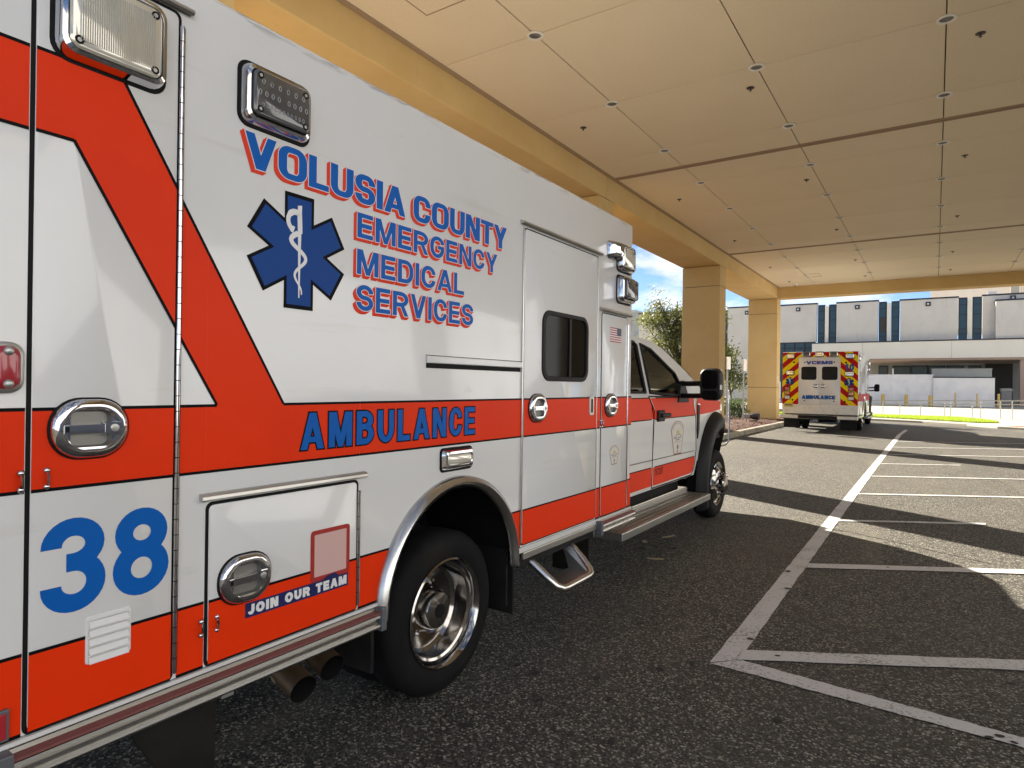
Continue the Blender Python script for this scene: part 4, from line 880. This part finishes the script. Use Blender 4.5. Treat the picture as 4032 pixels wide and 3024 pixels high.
def decal(b, poly, lev, m=0):
    for (y0, y1, z0, z1, x) in PAN:
        q = clip(poly, y0, y1, z0, z1)
        if q: b.poly([(x+lev, a, c) for a, c in q], m)
def band(p, q, w): # thin strip centred on the line p-q
    d = (Vector(q)-Vector(p)).normalized(); n = Vector((-d.y, d.x))*w/2
    return [(p[0]+n.x, p[1]+n.y), (q[0]+n.x, q[1]+n.y), (q[0]-n.x, q[1]-n.y), (p[0]-n.x, p[1]-n.y)]
b = B()
decal(b, [(.35,2.231),(.793,2.231),(.919,2.450),(.35,2.450)], .0010); decal(b, [(.793,2.231),(1.229,1.488),(1.490,1.488),(.919,2.450)], .0010)
decal(b, [(.35,1.270),(4.72,1.270),(4.72,1.488),(.35,1.488)], .0010)
LO, HI = .630, .840
al = [q for q in arch_pts(.535, 60) if LO <= q[1] <= HI]
left = [q for q in al if q[0] < 2.5]; right = [q for q in al if q[0] > 2.5]
xl = ARC_C[0]-math.sqrt(.535**2-(HI-ARC_C[1])**2); xr = 2*ARC_C[0]-xl
decal(b, [(.35,LO),(1.99,LO),(xl,HI),(.35,HI)], .0010); decal(b, [(3.05,LO),(4.72,LO),(4.72,HI),(xr,HI)], .0010)
mk("stripe", b, "orange_vinyl", a1)
b = B(); wb = .0095
for p_, q_ in (((.35,2.450),(.922,2.450)),((.35,2.231),(.793,2.231)),((.919,2.452),(1.490,1.490)),((.793,2.233),(1.229,1.490)),((.35,1.488),(1.229,1.488)),((1.490,1.488),(4.72,1.488)),((.35,1.270),(4.72,1.270)),((.35,HI),(xl,HI)),((xr,HI),(4.72,HI)),((.35,.629),(1.98,.629)),((3.06,.629),(4.72,.629))):
    decal(b, band(p_, q_, wb), .0016)
mk("stripe_edging", b, "black_vinyl", a1)
# county lettering, three layers: red block shadow, white keyline, blue face
TXT = (("VOLUSIA COUNTY",1.318,2.935,2.318,2.440,.037,.0225,.030,.07,.30),("EMERGENCY",1.836,2.846,2.174,2.277,.0255,.0185,0,.14,.4),("MEDICAL",1.836,2.556,2.022,2.126,.0255,.0185,0,.14,.4),("SERVICES",1.836,2.635,1.872,1.980,.0255,.0185,0,.14,.4))
for (s, u0, u1, v0, v1, tx, ty, sq, gap, sp) in TXT:
    kw = dict(tx=tx, ty=ty, gap=gap, sq=sq, space=sp)
    b = B(); lettering(b, s, u0, u1, v0, v1, side, .0030, 0, e=.0034, shear=(-.0145,-.0125,.0020), **kw); o = mk("lettering", b, "red_vinyl", a1)
    c = B(); lettering(c, s, u0, u1, v0, v1, side, .0034, 0, e=.0030, **kw); mk("keyline", c, "white_vinyl", o)
    c = B(); lettering(c, s, u0, u1, v0, v1, side, .0038, 0, **kw); mk("letter_face", c, "blue_vinyl", o)
b = B(); lettering(b, "AMBULANCE", 1.568, 2.664, 1.312, 1.452, side, .0022, 0, tx=.031, ty=.024, gap=.17, e=.006); o = mk("lettering", b, "black_vinyl", a1)
c = B(); lettering(c, "AMBULANCE", 1.568, 2.664, 1.312, 1.452, side, .0027, 0, tx=.031, ty=.024, gap=.17); mk("letter_face", c, "blue_vinyl", o)
b = B(); lettering(b, "38", .727, 1.071, .922, 1.184, side, .0075, 0, tx=.050, ty=.050, gap=.075); mk("unit_number", b, "blue_vinyl", d1)
b = B(); star_of_life(b, 1.551, 2.059, .2155, side, .0012); mk("star_of_life", b, ["black_vinyl", "navy_vinyl", "white_vinyl"], a1)
# stickers on the low compartment door
b = B(); b.poly(ax(rrect(1.715,.895,.196,.200,.015), .0078), 0); b.poly(ax(rrect(1.715,.896,.160,.164,.004), .0083), 1); mk("sticker", b, ["sticker_red", "sticker_pink"], d2)
b = B(); b.poly(ax(rrect(1.573,.770,.466,.052,.004), .0088), 0); b.poly(ax([(1.67,.795),(1.70,.808),(1.735,.812),(1.76,.795)], .0090), 0)
lettering(b, "JOIN OUR TEAM", 1.350, 1.797, .7525, .7885, side, .0095, 1, tx=.0125, ty=.0105, gap=.14, space=.5); mk("banner", b, ["dark_navy", "white_vinyl"], d2)
# flag and county badge on the forward compartment door
b = B()
for k in range(13): z = 1.897+.1085*k/13; b.poly([(.0075,4.297,z),(.0075,4.494,z),(.0075,4.494,z+.1085/13-.0001),(.0075,4.297,z+.1085/13-.0001)], 0 if k % 2 == 0 else 1)
b.poly([(.0081,4.418,1.897+.1085*6/13),(.0081,4.494,1.897+.1085*6/13),(.0081,4.494,2.0055),(.0081,4.418,2.0055)], 2); mk("flag_decal", b, ["flag_red", "white_vinyl", "flag_blue"], d4)
def badge(p, x, y0, y1, z0, z1):
    W_, H = y1-y0, z1-z0; cy = (y0+y1)/2
    def shape(k):
        top = [(cy+W_/2*k*math.cos(R(180*t/14)), z0+H*.70+H*.30*k*math.sin(R(180*t/14))) for t in range(15)]
        return top+[(cy-W_*.29*k, z0+H*(1-k)*.5), (cy+W_*.29*k, z0+H*(1-k)*.5)]
    b = B(); b.poly(ax(shape(1), x), 0); b.poly(ax(shape(.93), x+.0004), 1)
    n = 14   # ring of small print, sun, wave, two lines of print, small emblem
    for t in range(11):
        a = R(18+144*t/10); u, v = cy+W_*.38*math.cos(a), z0+H*.70+H*.225*math.sin(a); b.poly(ax([(u-W_*.025,v-H*.014),(u+W_*.025,v-H*.014),(u+W_*.025,v+H*.014),(u-W_*.025,v+H*.014)], x+.0008), 3)
    for t in range(9):
        a = R(180*t/8); b.poly(ax([(cy+W_*.05*math.cos(a+.6),z0+H*.62+H*.04*math.sin(a+.6)),(cy+W_*.17*math.cos(a),z0+H*.62+H*.14*math.sin(a)),(cy+W_*.05*math.cos(a-.6),z0+H*.62+H*.04*math.sin(a-.6))], x+.0008+.00003*t), 2)
    A = [(x+.0013, cy-W_*.32+W_*.64*t/12, z0+H*.575+H*.035*math.sin(-2+t*.5)) for t in range(13)]; Q = [(x+.0013, q[1], q[2]-H*.022) for q in A]; b.loft([A, Q], 3, closed=False)
    for (u0, u1, v) in ((-.30,-.02,.47),(.03,.30,.475),(-.15,.15,.415)): b.poly(ax([(cy+W_*u0,z0+H*v),(cy+W_*u1,z0+H*(v+.01)),(cy+W_*u1,z0+H*(v+.04)),(cy+W_*u0,z0+H*(v+.03))], x+.0009), 3)
    b.poly(ax([(cy-W_*.28,z0+H*.36),(cy+W_*.28,z0+H*.375),(cy+W_*.28,z0+H*.385),(cy-W_*.28,z0+H*.37)], x+.0009), 3)
    star_of_life(b, cy, z0+H*.22, H*.075, lambda u, v, h: (h, u, v), x+.0009, False, 3, 3, 3)
    for v in (.06,.10): b.poly(ax([(cy-W_*.06,z0+H*v),(cy+W_*.06,z0+H*v),(cy+W_*.06,z0+H*(v+.025)),(cy-W_*.06,z0+H*(v+.025))], x+.0009), 3)
    return mk("county_badge", b, ["badge_red", "badge_cream", "badge_yellow", "badge_grey"], p)
badge(d4, .0075, 4.313, 4.475, .985, 1.128); badge(a1, -.2035, 6.225, 6.605, .878, 1.222)
# lights
o, L, lw, lh, dd, pl = warning_light(a1, .888, 2.578, .300, .262, .046, 'clear'); lens_ribs(o, .888, 2.578, lw, lh, dd, 34, pl); screws(o, .888, 2.578, lw, lh, dd, pl)
o, L, lw, lh, dd, pl = warning_light(a1, 1.438, 2.570, .286, .214, .036, 'dark'); screws(o, 1.438, 2.570, lw, lh, dd, pl)
for row, (nn, zz, rr_) in enumerate(((6,.040,.0105),(8,.0,.0105),(11,-.040,.008))):
    for k in range(nn):
        u = 1.438-lw*.36+lw*.72*(k/(nn-1)) if row != 1 else 1.438-lw*.38+lw*.76*(k/(nn-1))+(.008 if k >= 4 else -.008)
        q = lambda r_: [(dd+.0008, u+r_*.62*math.cos(a), 2.570+zz+r_*math.sin(a)) for a in [j*math.pi/5 for j in range(10)]]
        b = B(); b.loft([q(rr_), [(dd+.0022, y, z) for _, y, z in q(rr_*.8)], q(rr_*.6)]); mk("led", b, "led_ring", o)
o, L, lw, lh, dd, pl = warning_light(a1, 2.512, 1.196, .240, .104, .030, 'clear', name="scene_light"); lens_ribs(o, 2.512, 1.196, lw, lh, dd, 16, pl)
o, L, lw, lh, dd, pl = warning_light(a1, 4.545, 2.545, .265, .205, .05, 'clear'); screws(o, 4.545, 2.545, lw, lh, dd, pl)
o, L, lw, lh, dd, pl = warning_light(a1, 4.545, 2.305, .265, .205, .055, 'dark'); screws(o, 4.545, 2.305, lw, lh, dd, pl)
b = B(); b.loft([ax(rrect(4.318,2.572,.150,.135,.03), .0015), ax(rrect(4.318,2.572,.142,.128,.03), .012), ax(rrect(4.325,2.572,.120,.110,.03), .05), ax(rrect(4.345,2.572,.075,.095,.03), .075)], cap1=True); mk("side_marker", b, "chrome", a1, smooth=50)
b = B(); b.loft([ax(rrect(.643,1.598,.084,.134,.035,6), .0012), ax(rrect(.643,1.598,.082,.132,.034,6), .012), ax(rrect(.643,1.598,.066,.116,.028,6), .018)], cap1=True); o = mk("marker_lamp", b, "galvanised", a1, smooth=40)
c = B(); c.loft([ax(rrect(.643,1.598,.062,.112,.026,6), .0181), ax(rrect(.643,1.598,.054,.104,.026,6), .030), ax(rrect(.643,1.598,.03,.08,.014,6), .034)], cap1=True); mk("lens", c, "lens_red", o, smooth=60)
for z in (1.640, 1.556): c = B(); c.lathe([(.012,.0345),(.011,.038),(.005,.041),(.0,.041)], (0,.643,z), 'x', 10); mk("screw", c, "galvanised", o, smooth=50)
b = B(); b.box(.001,.014,.54,.662,.632,.715); o = mk("reflector", b, "grey_plastic", a1, bevel=.004); c = B(); c.box(.0141,.018,.548,.654,.640,.707); mk("lens", c, "lens_red", o, bevel=.002)
# handles, hinges, rails, louvre, window
door_handle(d1, .842, 1.432, .006); door_handle(d2, 1.338, .888, .006); door_handle(d3, 3.279, 1.432, .006); door_handle(d4, 4.318, 1.428, .006)
piano_hinge(d1, 1.0935, .645, 2.69); piano_hinge(d2, 1.8625, .645, 1.12); piano_hinge(d4, 4.627, .645, 2.05)
drip_rail(a1, .58, 1.124, 2.746); drip_rail(a1, 1.172, 1.897, 1.186); drip_rail(a1, 3.080, 4.145, 2.512); drip_rail(a1, 4.132, 4.676, 2.122)
clips(a1, [(.6815,1.299),(1.182,.758),(4.150,1.30)]); clips(d1, [(.740,1.301)]); clips(d2, [(1.236,.759)]); clips(d4, [(4.186,1.30)])
b = B(); b.loft([ax(rrect(.900,.828,.124,.136,.010), .0062), ax(rrect(.900,.828,.120,.132,.010), .0095)], cap1=True); o = mk("louvre_vent", b, "white_vent", d1, smooth=30)
for k in range(5):
    z = .885-.0255*k; c = B(); q = [(.0096,z),(.0096,z-.003),(.018,z-.018),(.0185,z-.0205),(.0096,z-.0215)]
    c.loft([[(x, y, zz) for x, zz in q] for y in (.846,.953)], cap0=True, cap1=True); mk("louvre", c, "white_vent", o, bevel=.0015)
b = B(); b.loft([ax(rrect(3.630,1.815,.610,.440,.085,8), .0062), ax(rrect(3.630,1.815,.606,.436,.085,8), .016), ax(rrect(3.630,1.815,.555,.385,.065,8), .018), ax(rrect(3.630,1.815,.548,.378,.062,8), .008)]); o = mk("window_frame", b, "black_plastic", d3, smooth=40)
g = B(); g.poly(ax(rrect(3.630,1.815,.55,.38,.062,8), .0085)); mk("window_glass", g, "dark_glass", d3)
g = B(); g.box(.0088,.017,3.660,3.685,1.628,2.002); mk("window_divider", g, "black_plastic", d3)
b = B(); b.loft([ax(rrect(4.005,1.432,.066,.134,.012), .0062), ax(rrect(4.005,1.432,.062,.130,.012), .012)], cap1=True); b.box(.0121,.0135,3.993,4.017,1.385,1.478,1); mk("door_latch", b, ["dull_aluminium", "rubber"], d3)
b = B(); b.box(.001,.014,2.275,3.100,1.668,1.703); o = mk("track_cover", b, "white_paint", a1, bevel=.004); c = B(); c.box(.0006,.004,2.277,3.095,1.645,1.6675); mk("track_slot", c, "rubber", o); c = B(); c.box(.0006,.0035,2.272,3.105,1.7035,1.7065); mk("track_seam", c, "rubber", o)
for y in (3.112, 4.0875):      # bright door frame edges
    b = B(); b.box(.0005,.009,y-.006,y+.003,.64,2.49); mk("door_jamb", b, "aluminium", a1)
# rub rails and corner caps
def rub_rail(y0, y1):
    b = B(); pr = [(.0,.610),(.014,.608),(.020,.598),(.020,.590),(.030,.588),(.048,.584),(.050,.574),(.044,.568),(.040,.562),(.040,.548),(.048,.545),(.050,.536),(.046,.528),(.0,.526)]
    b.loft([[(x, y, z) for x, z in pr] for y in (y0, y1)], closed=False); b.loft([[(x, y, z) for x, z in ((.0205,.5975),(.0495,.5955),(.0500,.588),(.0305,.5885))] for y in (y0, y1)], 1, closed=False); return mk("rub_rail", b, ["aluminium", "rail_insert"], a1, smooth=25)
rub_rail(.66, 1.955); rub_rail(4.125, 4.715)
b = B(); b.box(.0005,.012,.352,1.985,.611,.6235); mk("sill_strip", b, "white_paint", a1)
b = B(); b.box(.0005,.012,3.06,4.715,.596,.6235); mk("sill_strip", b, "white_paint", a1)
b = B(); b.box(0,.022,3.125,4.09,.556,.595); mk("step_sill", b, "dull_aluminium", a1, bevel=.004)
for (y0, y1) in ((.60,.66),(1.955,1.985),(4.092,4.125)):
    b = B(); b.box(.0,.056,y0,y1,.515,.612); b.lathe([(.008,.0565),(.005,.059),(0,.059)], (0,(y0+y1)/2,.565), 'x', 8); mk("rail_cap", b, "grey_plastic", a1, bevel=.006)
# underbody: flap, twin tailpipes, entry step, diamond plate running board
b = B(); b.prism([(1.335,.545),(1.33,.16),(1.18,.17),(1.05,.40),(1.0,.545)], -.16, -.145); mk("mud_flap", b, "flap", a1, bevel=.004)
b = B(); b.box(-.17,-.06,1.30,1.345,.46,.55); mk("flap_bracket", b, "galvanised", a1)
for (y) in (3.09, 4.06):
    b = B(); b.box(-.32,-.03,y,y+.016,.24,.60); mk("mud_flap", b, "flap", a1)
b = B(); b.box(-.36,-.02,3.13,4.05,.50,.56); mk("step_housing", b, "flap", a1)
for (y, z, x) in ((1.665,.352,-.10), (1.845,.362,-.14)):
    b = B(); dv = Vector((.90,-.10,-.24)).normalized(); p0 = Vector((x, y, z))-dv*.17; p1 = Vector((x, y, z))+dv*.02
    b.tube([p0-dv*.22, p0, p0+dv*.02], [.040,.041,.054], 20, 0, cap=False); b.tube([p0+dv*.02, p1], .057, 24, 0, cap=False); b.tube([p1, p1-dv*.005, p0+dv*.05], [.055,.053,.052], 24, 1, cap=False)
    b.lathe([(.0,0),(.0,0)], tuple(p0), 'x', 3); tp = mk("tailpipe", b, ["rusty_steel", "rubber"], a1, smooth=40)
    s1 = dv.orthogonal().normalized(); s2 = dv.cross(s1); c = B()
    for k in range(7):
        a = 2*math.pi*k/7; n = s1*math.cos(a)+s2*math.sin(a); t = n.cross(dv); q = p0+dv*.055+n*.0582; c.poly([q-t*.014-dv*.016, q+t*.014-dv*.016, q+t*.014+dv*.016, q-t*.014+dv*.016])
    mk("cooling_slot", c, "leaf_and_slot_light", tp)  # tan squares stand for light passing through the slots
b = B(); b.tube([(-.10,3.27,.55),(-.02,3.285,.50),(.07,3.30,.43),(.135,3.32,.375),(.155,3.345,.357),(.160,3.39,.352),(.160,3.68,.352),(.155,3.725,.357),(.135,3.75,.375),(.07,3.77,.43),(-.02,3.785,.50),(-.10,3.80,.55)], .025, 12); st_ = mk("entry_step", b, "aluminium", a1, smooth=60)
b = B(); b.loft([[(x, y, z) for x, z in ((.145,.362),(.03,.366),(.0,.372),(.0,.360),(.03,.354),(.145,.350))] for y in (3.37, 3.715)], cap0=True, cap1=True); mk("step_tread", b, "dull_aluminium", st_, smooth=30)
b = B(); b.add([(.14,3.716,.362),(.0,3.716,.366),(-.06,3.735,.50),(.0,3.755,.50),(.14,3.722,.362),(.0,3.722,.366),(-.06,3.741,.50),(.0,3.761,.50)], [(0,1,2,3),(7,6,5,4),(0,3,7,4),(1,5,6,2),(0,4,5,1),(3,2,6,7)]); mk("step_gusset", b, "dull_aluminium", st_)
b = B(); b.box(-.27,-.018,4.62,6.96,.355,.418); b.box(-.275,-.255,4.80,6.90,.418,.47); rb = mk("running_board", b, "dull_aluminium", a1, bevel=.006)
b = B(); q = random.Random(5)
for i in range(5):
    for k in range(95):
        y = 4.66+2.26*k/95+(.012 if i % 2 else 0); x = -.235+.048*i; s = 1 if (k+i) % 2 else -1; l = .012; w = .0035
        b.add([(x-l*.7, y-l*s*.7, .4183), (x+w, y-w*s, .4183), (x+l*.7, y+l*s*.7, .4183), (x-w, y+w*s, .4183), (x, y, .4225)], [(0,1,4),(1,2,4),(2,3,4),(3,0,4)])
mk("tread_lugs", b, "chrome", rb)
b = B()
for k in range(120): y = 4.64+2.3*k/120; b.box(-.018,-.0145,y,y+.008,.362,.410)
mk("lip_flutes", b, "dull_aluminium", rb)
# cab stripes and fleet number
b = B(); xs = -.2042
def cabpoly(pts, x, m=0): b.poly([(x, y, z) for y, z in pts], m)
for (y0, y1, x) in ((4.76,5.70,-.209),(5.775,6.905,xs)):
    cabpoly([(y0,1.262),(y1,1.262),(y1,1.462),(y0,1.462)], x)
cabpoly([(5.70,1.262),(5.755,1.262),(5.755,1.35),(5.69,1.41),(5.64,1.462),(5.70,1.462)], -.2093); cabpoly([(6.9051,1.262),(6.985,1.262),(6.93,1.40),(6.9051,1.462)], xs)
cabpoly([(5.7751,1.262),(5.7751,1.461),(5.65,1.461),(5.70,1.425),(5.768,1.348),(5.758,1.262)], xs-.0002); cabpoly([(7.03,1.262),(7.21,1.262),(7.62,1.275),(7.97,1.30),(7.99,1.40),(7.62,1.428),(7.06,1.445)], -.209)
for (y0, y1, x) in ((4.76,5.715,-.209),(5.735,6.84,xs)): cabpoly([(y0,.635),(y1,.635),(y1,.806),(y0,.806)], x)
cabpoly([(6.8401,.635),(6.91,.66),(6.965,.72),(6.985,.806),(6.8401,.806)], xs)
mk("cab_stripe", b, "orange_vinyl", a1)
b = B()
for z in (1.260,1.464,.809):
    for (y0, y1, x) in ((4.76,5.70,-.2085),(5.775,6.90 if z > 1.4 else 6.97,-.2037)): b.poly([(x,y0,z-.005),(x,y1,z-.005),(x,y1,z+.005),(x,y0,z+.005)])
mk("stripe_edging", b, "black_vinyl", a1)
b = B(); lettering(b, "197297", 5.775, 6.0, .725, .790, lambda u, v, h: (xs+h, u, v), .0008, 0, tx=.008, ty=.010, gap=.12); mk("fleet_number", b, "black_vinyl", a1)
# =============================== far ambulance, red and yellow chevrons
a2 = empty("ambulance", Vector((-1.49, 27.6, 0)), "ambulance with red and yellow chevron rear and closed white doors parked in the sun ahead", "ambulance", "ambulances")
n_before = set(bpy.data.objects)
chassis(a2)
def rear(u, v, h): return (u, .35-h, v)
rpl = lambda q, h: [(a, .35-h, c) for a, c in q]
REG = [(-2.435,-1.895,.965,2.835),(-1.894,-1.2205,2.655,2.835)]
def refl(P): return [(-2.44-a, c) for a, c in P]
by, br = B(), B()
for mir in (0, 1):
    for (x0, x1, z0, z1) in REG:
        q = [(x0,z0),(x1,z0),(x1,z1),(x0,z1)]; br.poly([rear(a, c, .002) for a, c in (refl(q) if mir else q)])
    for k in range(-6, 4):
        z0 = 2.005+.428*k; q = [(-2.44,z0),(-1.2,z0+1.24*.89),(-1.2,z0+.215+1.24*.89),(-2.44,z0+.215)]
        for (x0, x1, za, zb) in REG:
            c_ = clip(q, x0, x1, za, zb)
            if c_: by.poly([rear(a, c, .0035) for a, c in (refl(c_) if mir else c_)])
mk("chevron_field", br, "chevron_red", a2); mk("chevron_stripe", by, "yellow_vinyl", a2)
for (x0, x1) in ((-1.885,-1.226),(-1.216,-.555)):
    b = B(); b.loft([rpl(rrect((x0+x1)/2,1.79,x1-x0,1.64,.02), .001), rpl(rrect((x0+x1)/2,1.79,x1-x0,1.64,.02), .012), rpl(rrect((x0+x1)/2,1.79,x1-x0-.01,1.63,.02), .016)], cap1=True); d = mk("rear_door", b, "white_paint", a2, smooth=30)
    cx = (x0+x1)/2; b = B(); b.loft([rpl(rrect(cx,2.08,.50,.47,.07), .0162), rpl(rrect(cx,2.08,.48,.45,.065), .022)], cap1=True, mats=[0]); mk("door_window", b, "black_plastic", d, smooth=40)
    hx = -1.335 if x0 < -1.5 else -1.105
    b = B(); b.lathe([(.095,.0162),(.095,.03),(.075,.042),(.055,.036),(0,.034)], (0,0,0), 'x', 20); b.v = [(hx+y_, .35-x_, 1.632+z_*.75) for x_, y_, z_ in b.v]; mk("handle", b, "chrome", d, smooth=40)
    for z in (2.47, 1.10):
        b = B(); xx = cx+(-.14 if x0 < -1.5 else .14); b.lathe([(.025,.0162),(.02,.024),(0,.025)], (0,0,0), 'x', 10); b.v = [(xx+y_, .35-x_, z+z_) for x_, y_, z_ in b.v]; mk("door_knob", b, "rubber", d)
b = B(); lettering(b, "VCEMS", -1.645, -.79, 2.40, 2.515, rear, .0185, 0, tx=.055, ty=.028, gap=.08, sq=.025, e=.004); lettering(b, "VCEMS", -1.645, -.79, 2.40, 2.515, rear, .0192, 1, tx=.055, ty=.028, gap=.08, sq=.025); mk("lettering", b, ["red_vinyl", "blue_vinyl"], a2)
b = B(); lettering(b, "AMBULANCE", -1.775, -.71, 1.17, 1.295, rear, .0185, 0, tx=.038, ty=.028, gap=.12, e=.006); lettering(b, "AMBULANCE", -1.775, -.71, 1.17, 1.295, rear, .0192, 1, tx=.038, ty=.028, gap=.12); mk("lettering", b, ["black_vinyl", "blue_vinyl"], a2)
b = B(); lettering(b, "10", -.43, -.14, 2.175, 2.40, rear, .006, 0, tx=.045, ty=.045, gap=.12, e=.005); lettering(b, "10", -.43, -.14, 2.175, 2.40, rear, .0066, 1, tx=.045, ty=.045, gap=.12); mk("unit_number", b, ["black_vinyl", "blue_vinyl"], a2)
b = B(); star_of_life(b, -2.18, 1.79, .15, rear, .006); star_of_life(b, -.28, 1.76, .155, rear, .006); mk("star_of_life", b, ["black_vinyl", "navy_vinyl", "white_vinyl"], a2)
def rlight(cx, cz, w, h, style):
    o, L, lw, lh, dd, pl = warning_light(a2, cx, cz, w, h, .04, style, lambda q, x: [(a, .35-x, c) for a, c in q])
    if style == 'clear':
        for dz in (-.035, .035):
            b = B(); b.loft([pl(rrect(cx, cz+dz, lw*.8, .035, .012), dd+.0005), pl(rrect(cx, cz+dz, lw*.76, .02, .008), dd+.008)], cap1=True); mk("reflector_bar", b, "chrome", o)
for (cx, cz, st2) in ((-2.16,2.70,'clear'),(-.26,2.68,'clear'),(-1.22,2.752,'clear'),(-2.175,2.10,'clear'),(-.275,2.06,'clear'),(-1.645,2.755,'dark'),(-.77,2.745,'dark')):
    rlight(cx, cz, .27, .185, st2)
for sx in (-2.265, -.215):
    for k, m in enumerate(("lens_red", "lens_amber", "sign_white")):
        z = 1.53-.16*k; b = B(); b.loft([rpl(rrect(sx,z,.20,.145,.02), .004), rpl(rrect(sx,z,.19,.135,.02), .02)], cap1=True); o = mk("tail_lamp", b, "black_plastic", a2); c = B(); c.loft([rpl(rrect(sx,z,.165,.11,.015), .0202), rpl(rrect(sx,z,.155,.10,.015), .03)], cap1=True); mk("lens", c, m, o)
for (sx, z) in ((-2.05,2.48),(-.38,2.45),(-2.09,1.12),(-.41,1.09)):
    b = B(); b.lathe([(.035,.004),(.03,.014),(0,.016)], (0,0,0), 'x', 12); b.v = [(sx+y_, .35-x_, z+z_) for x_, y_, z_ in b.v]; mk("bump_stop", b, "rubber", a2)
b = B(); b.poly([rear(a, c, .0042) for a, c in ((-2.435,.64),(-.005,.64),(-.005,.963),(-2.435,.963))]); mk("kick_plate", b, "dull_aluminium", a2)
b = B(); b.box(-2.37,-2.06,.325,.345,.87,1.01); o = mk("number_plate", b, "plate_yellow", a2); c = B(); c.box(-2.33,-2.10,.3235,.3249,.915,.965); mk("plate_print", c, "badge_grey", o)
b = B(); b.box(-2.46,.02,.02,.35,.47,.60); bp = mk("rear_bumper", b, "dull_aluminium", a2, bevel=.02)
b = B(); b.box(-1.85,-.6,.018,.34,.48,.595); mk("bumper_step", b, "flap", bp)
for x in (-2.40, -.56): b = B(); b.box(x,x+.52,.5,.52,.12,.5); mk("mud_flap", b, "flap", a2)
for (cy, cz, st2) in ((.75,2.6,'clear'),(4.5,2.55,'clear'),(4.5,2.3,'dark'),(2.5,1.2,'clear')): warning_light(a2, cy, cz, .27, .2, .045, st2)
da = door(a2, "compartment_door", .703, 1.082, .64, 2.72); db = door(a2, "side_door", 3.128, 4.083, .64, 2.48); door_handle(da, .842, 1.43, .006); door_handle(db, 3.28, 1.43, .006)
drip_rail(a2, 3.08, 4.14, 2.51); drip_rail(a2, .58, 1.12, 2.74)
for ya, yb in ((.4,1.97),(3.07,4.71)): b = B(); b.box(0,.05,ya,yb,.53,.61); mk("rub_rail", b, "aluminium", a2, bevel=.008)
b = B(); b.box(-.27,-.018,4.62,6.96,.355,.418); mk("running_board", b, "dull_aluminium", a2)
PAN = [(.352,4.718,0,3,.0065)]; b = B(); decal(b, [(.36,1.10),(4.71,1.10),(4.71,1.36),(.36,1.36)], .001); mk("stripe", b, "chevron_red", a2)
a2.scale = (1.025,)*3
a2.location = Vector((-1.22*1.025-.25, 25.4+(2.5-.35)*1.025, 0))
ORG = Vector((0,0,0))
# dry litter under the running board
for (x, y, l, a) in ((-.10,5.55,.16,.4),(-.42,6.1,.10,2.2),(-.30,6.45,.20,1.2)):
    b = B(); n = 7; A, Q = [], []
    for k in range(n):
        t = k/(n-1)-.5; w = .022*(1-4*t*t)+.003; A.append((x+l*t*math.cos(a)-w*math.sin(a), y+l*t*math.sin(a)+w*math.cos(a), .008+.012*abs(t))); Q.append((x+l*t*math.cos(a)+w*math.sin(a), y+l*t*math.sin(a)-w*math.cos(a), .010))
    b.loft([A, Q], closed=False); b.loft([[(p[0],p[1],p[2]-.003) for p in A], [(p[0],p[1],p[2]-.003) for p in Q]], closed=False)
    o = tag(mk("dry_leaf", b, "leaf_and_slot_light"), "dry tan leaf lying on the asphalt under the running board", "leaf", "dry leaves under the running board")
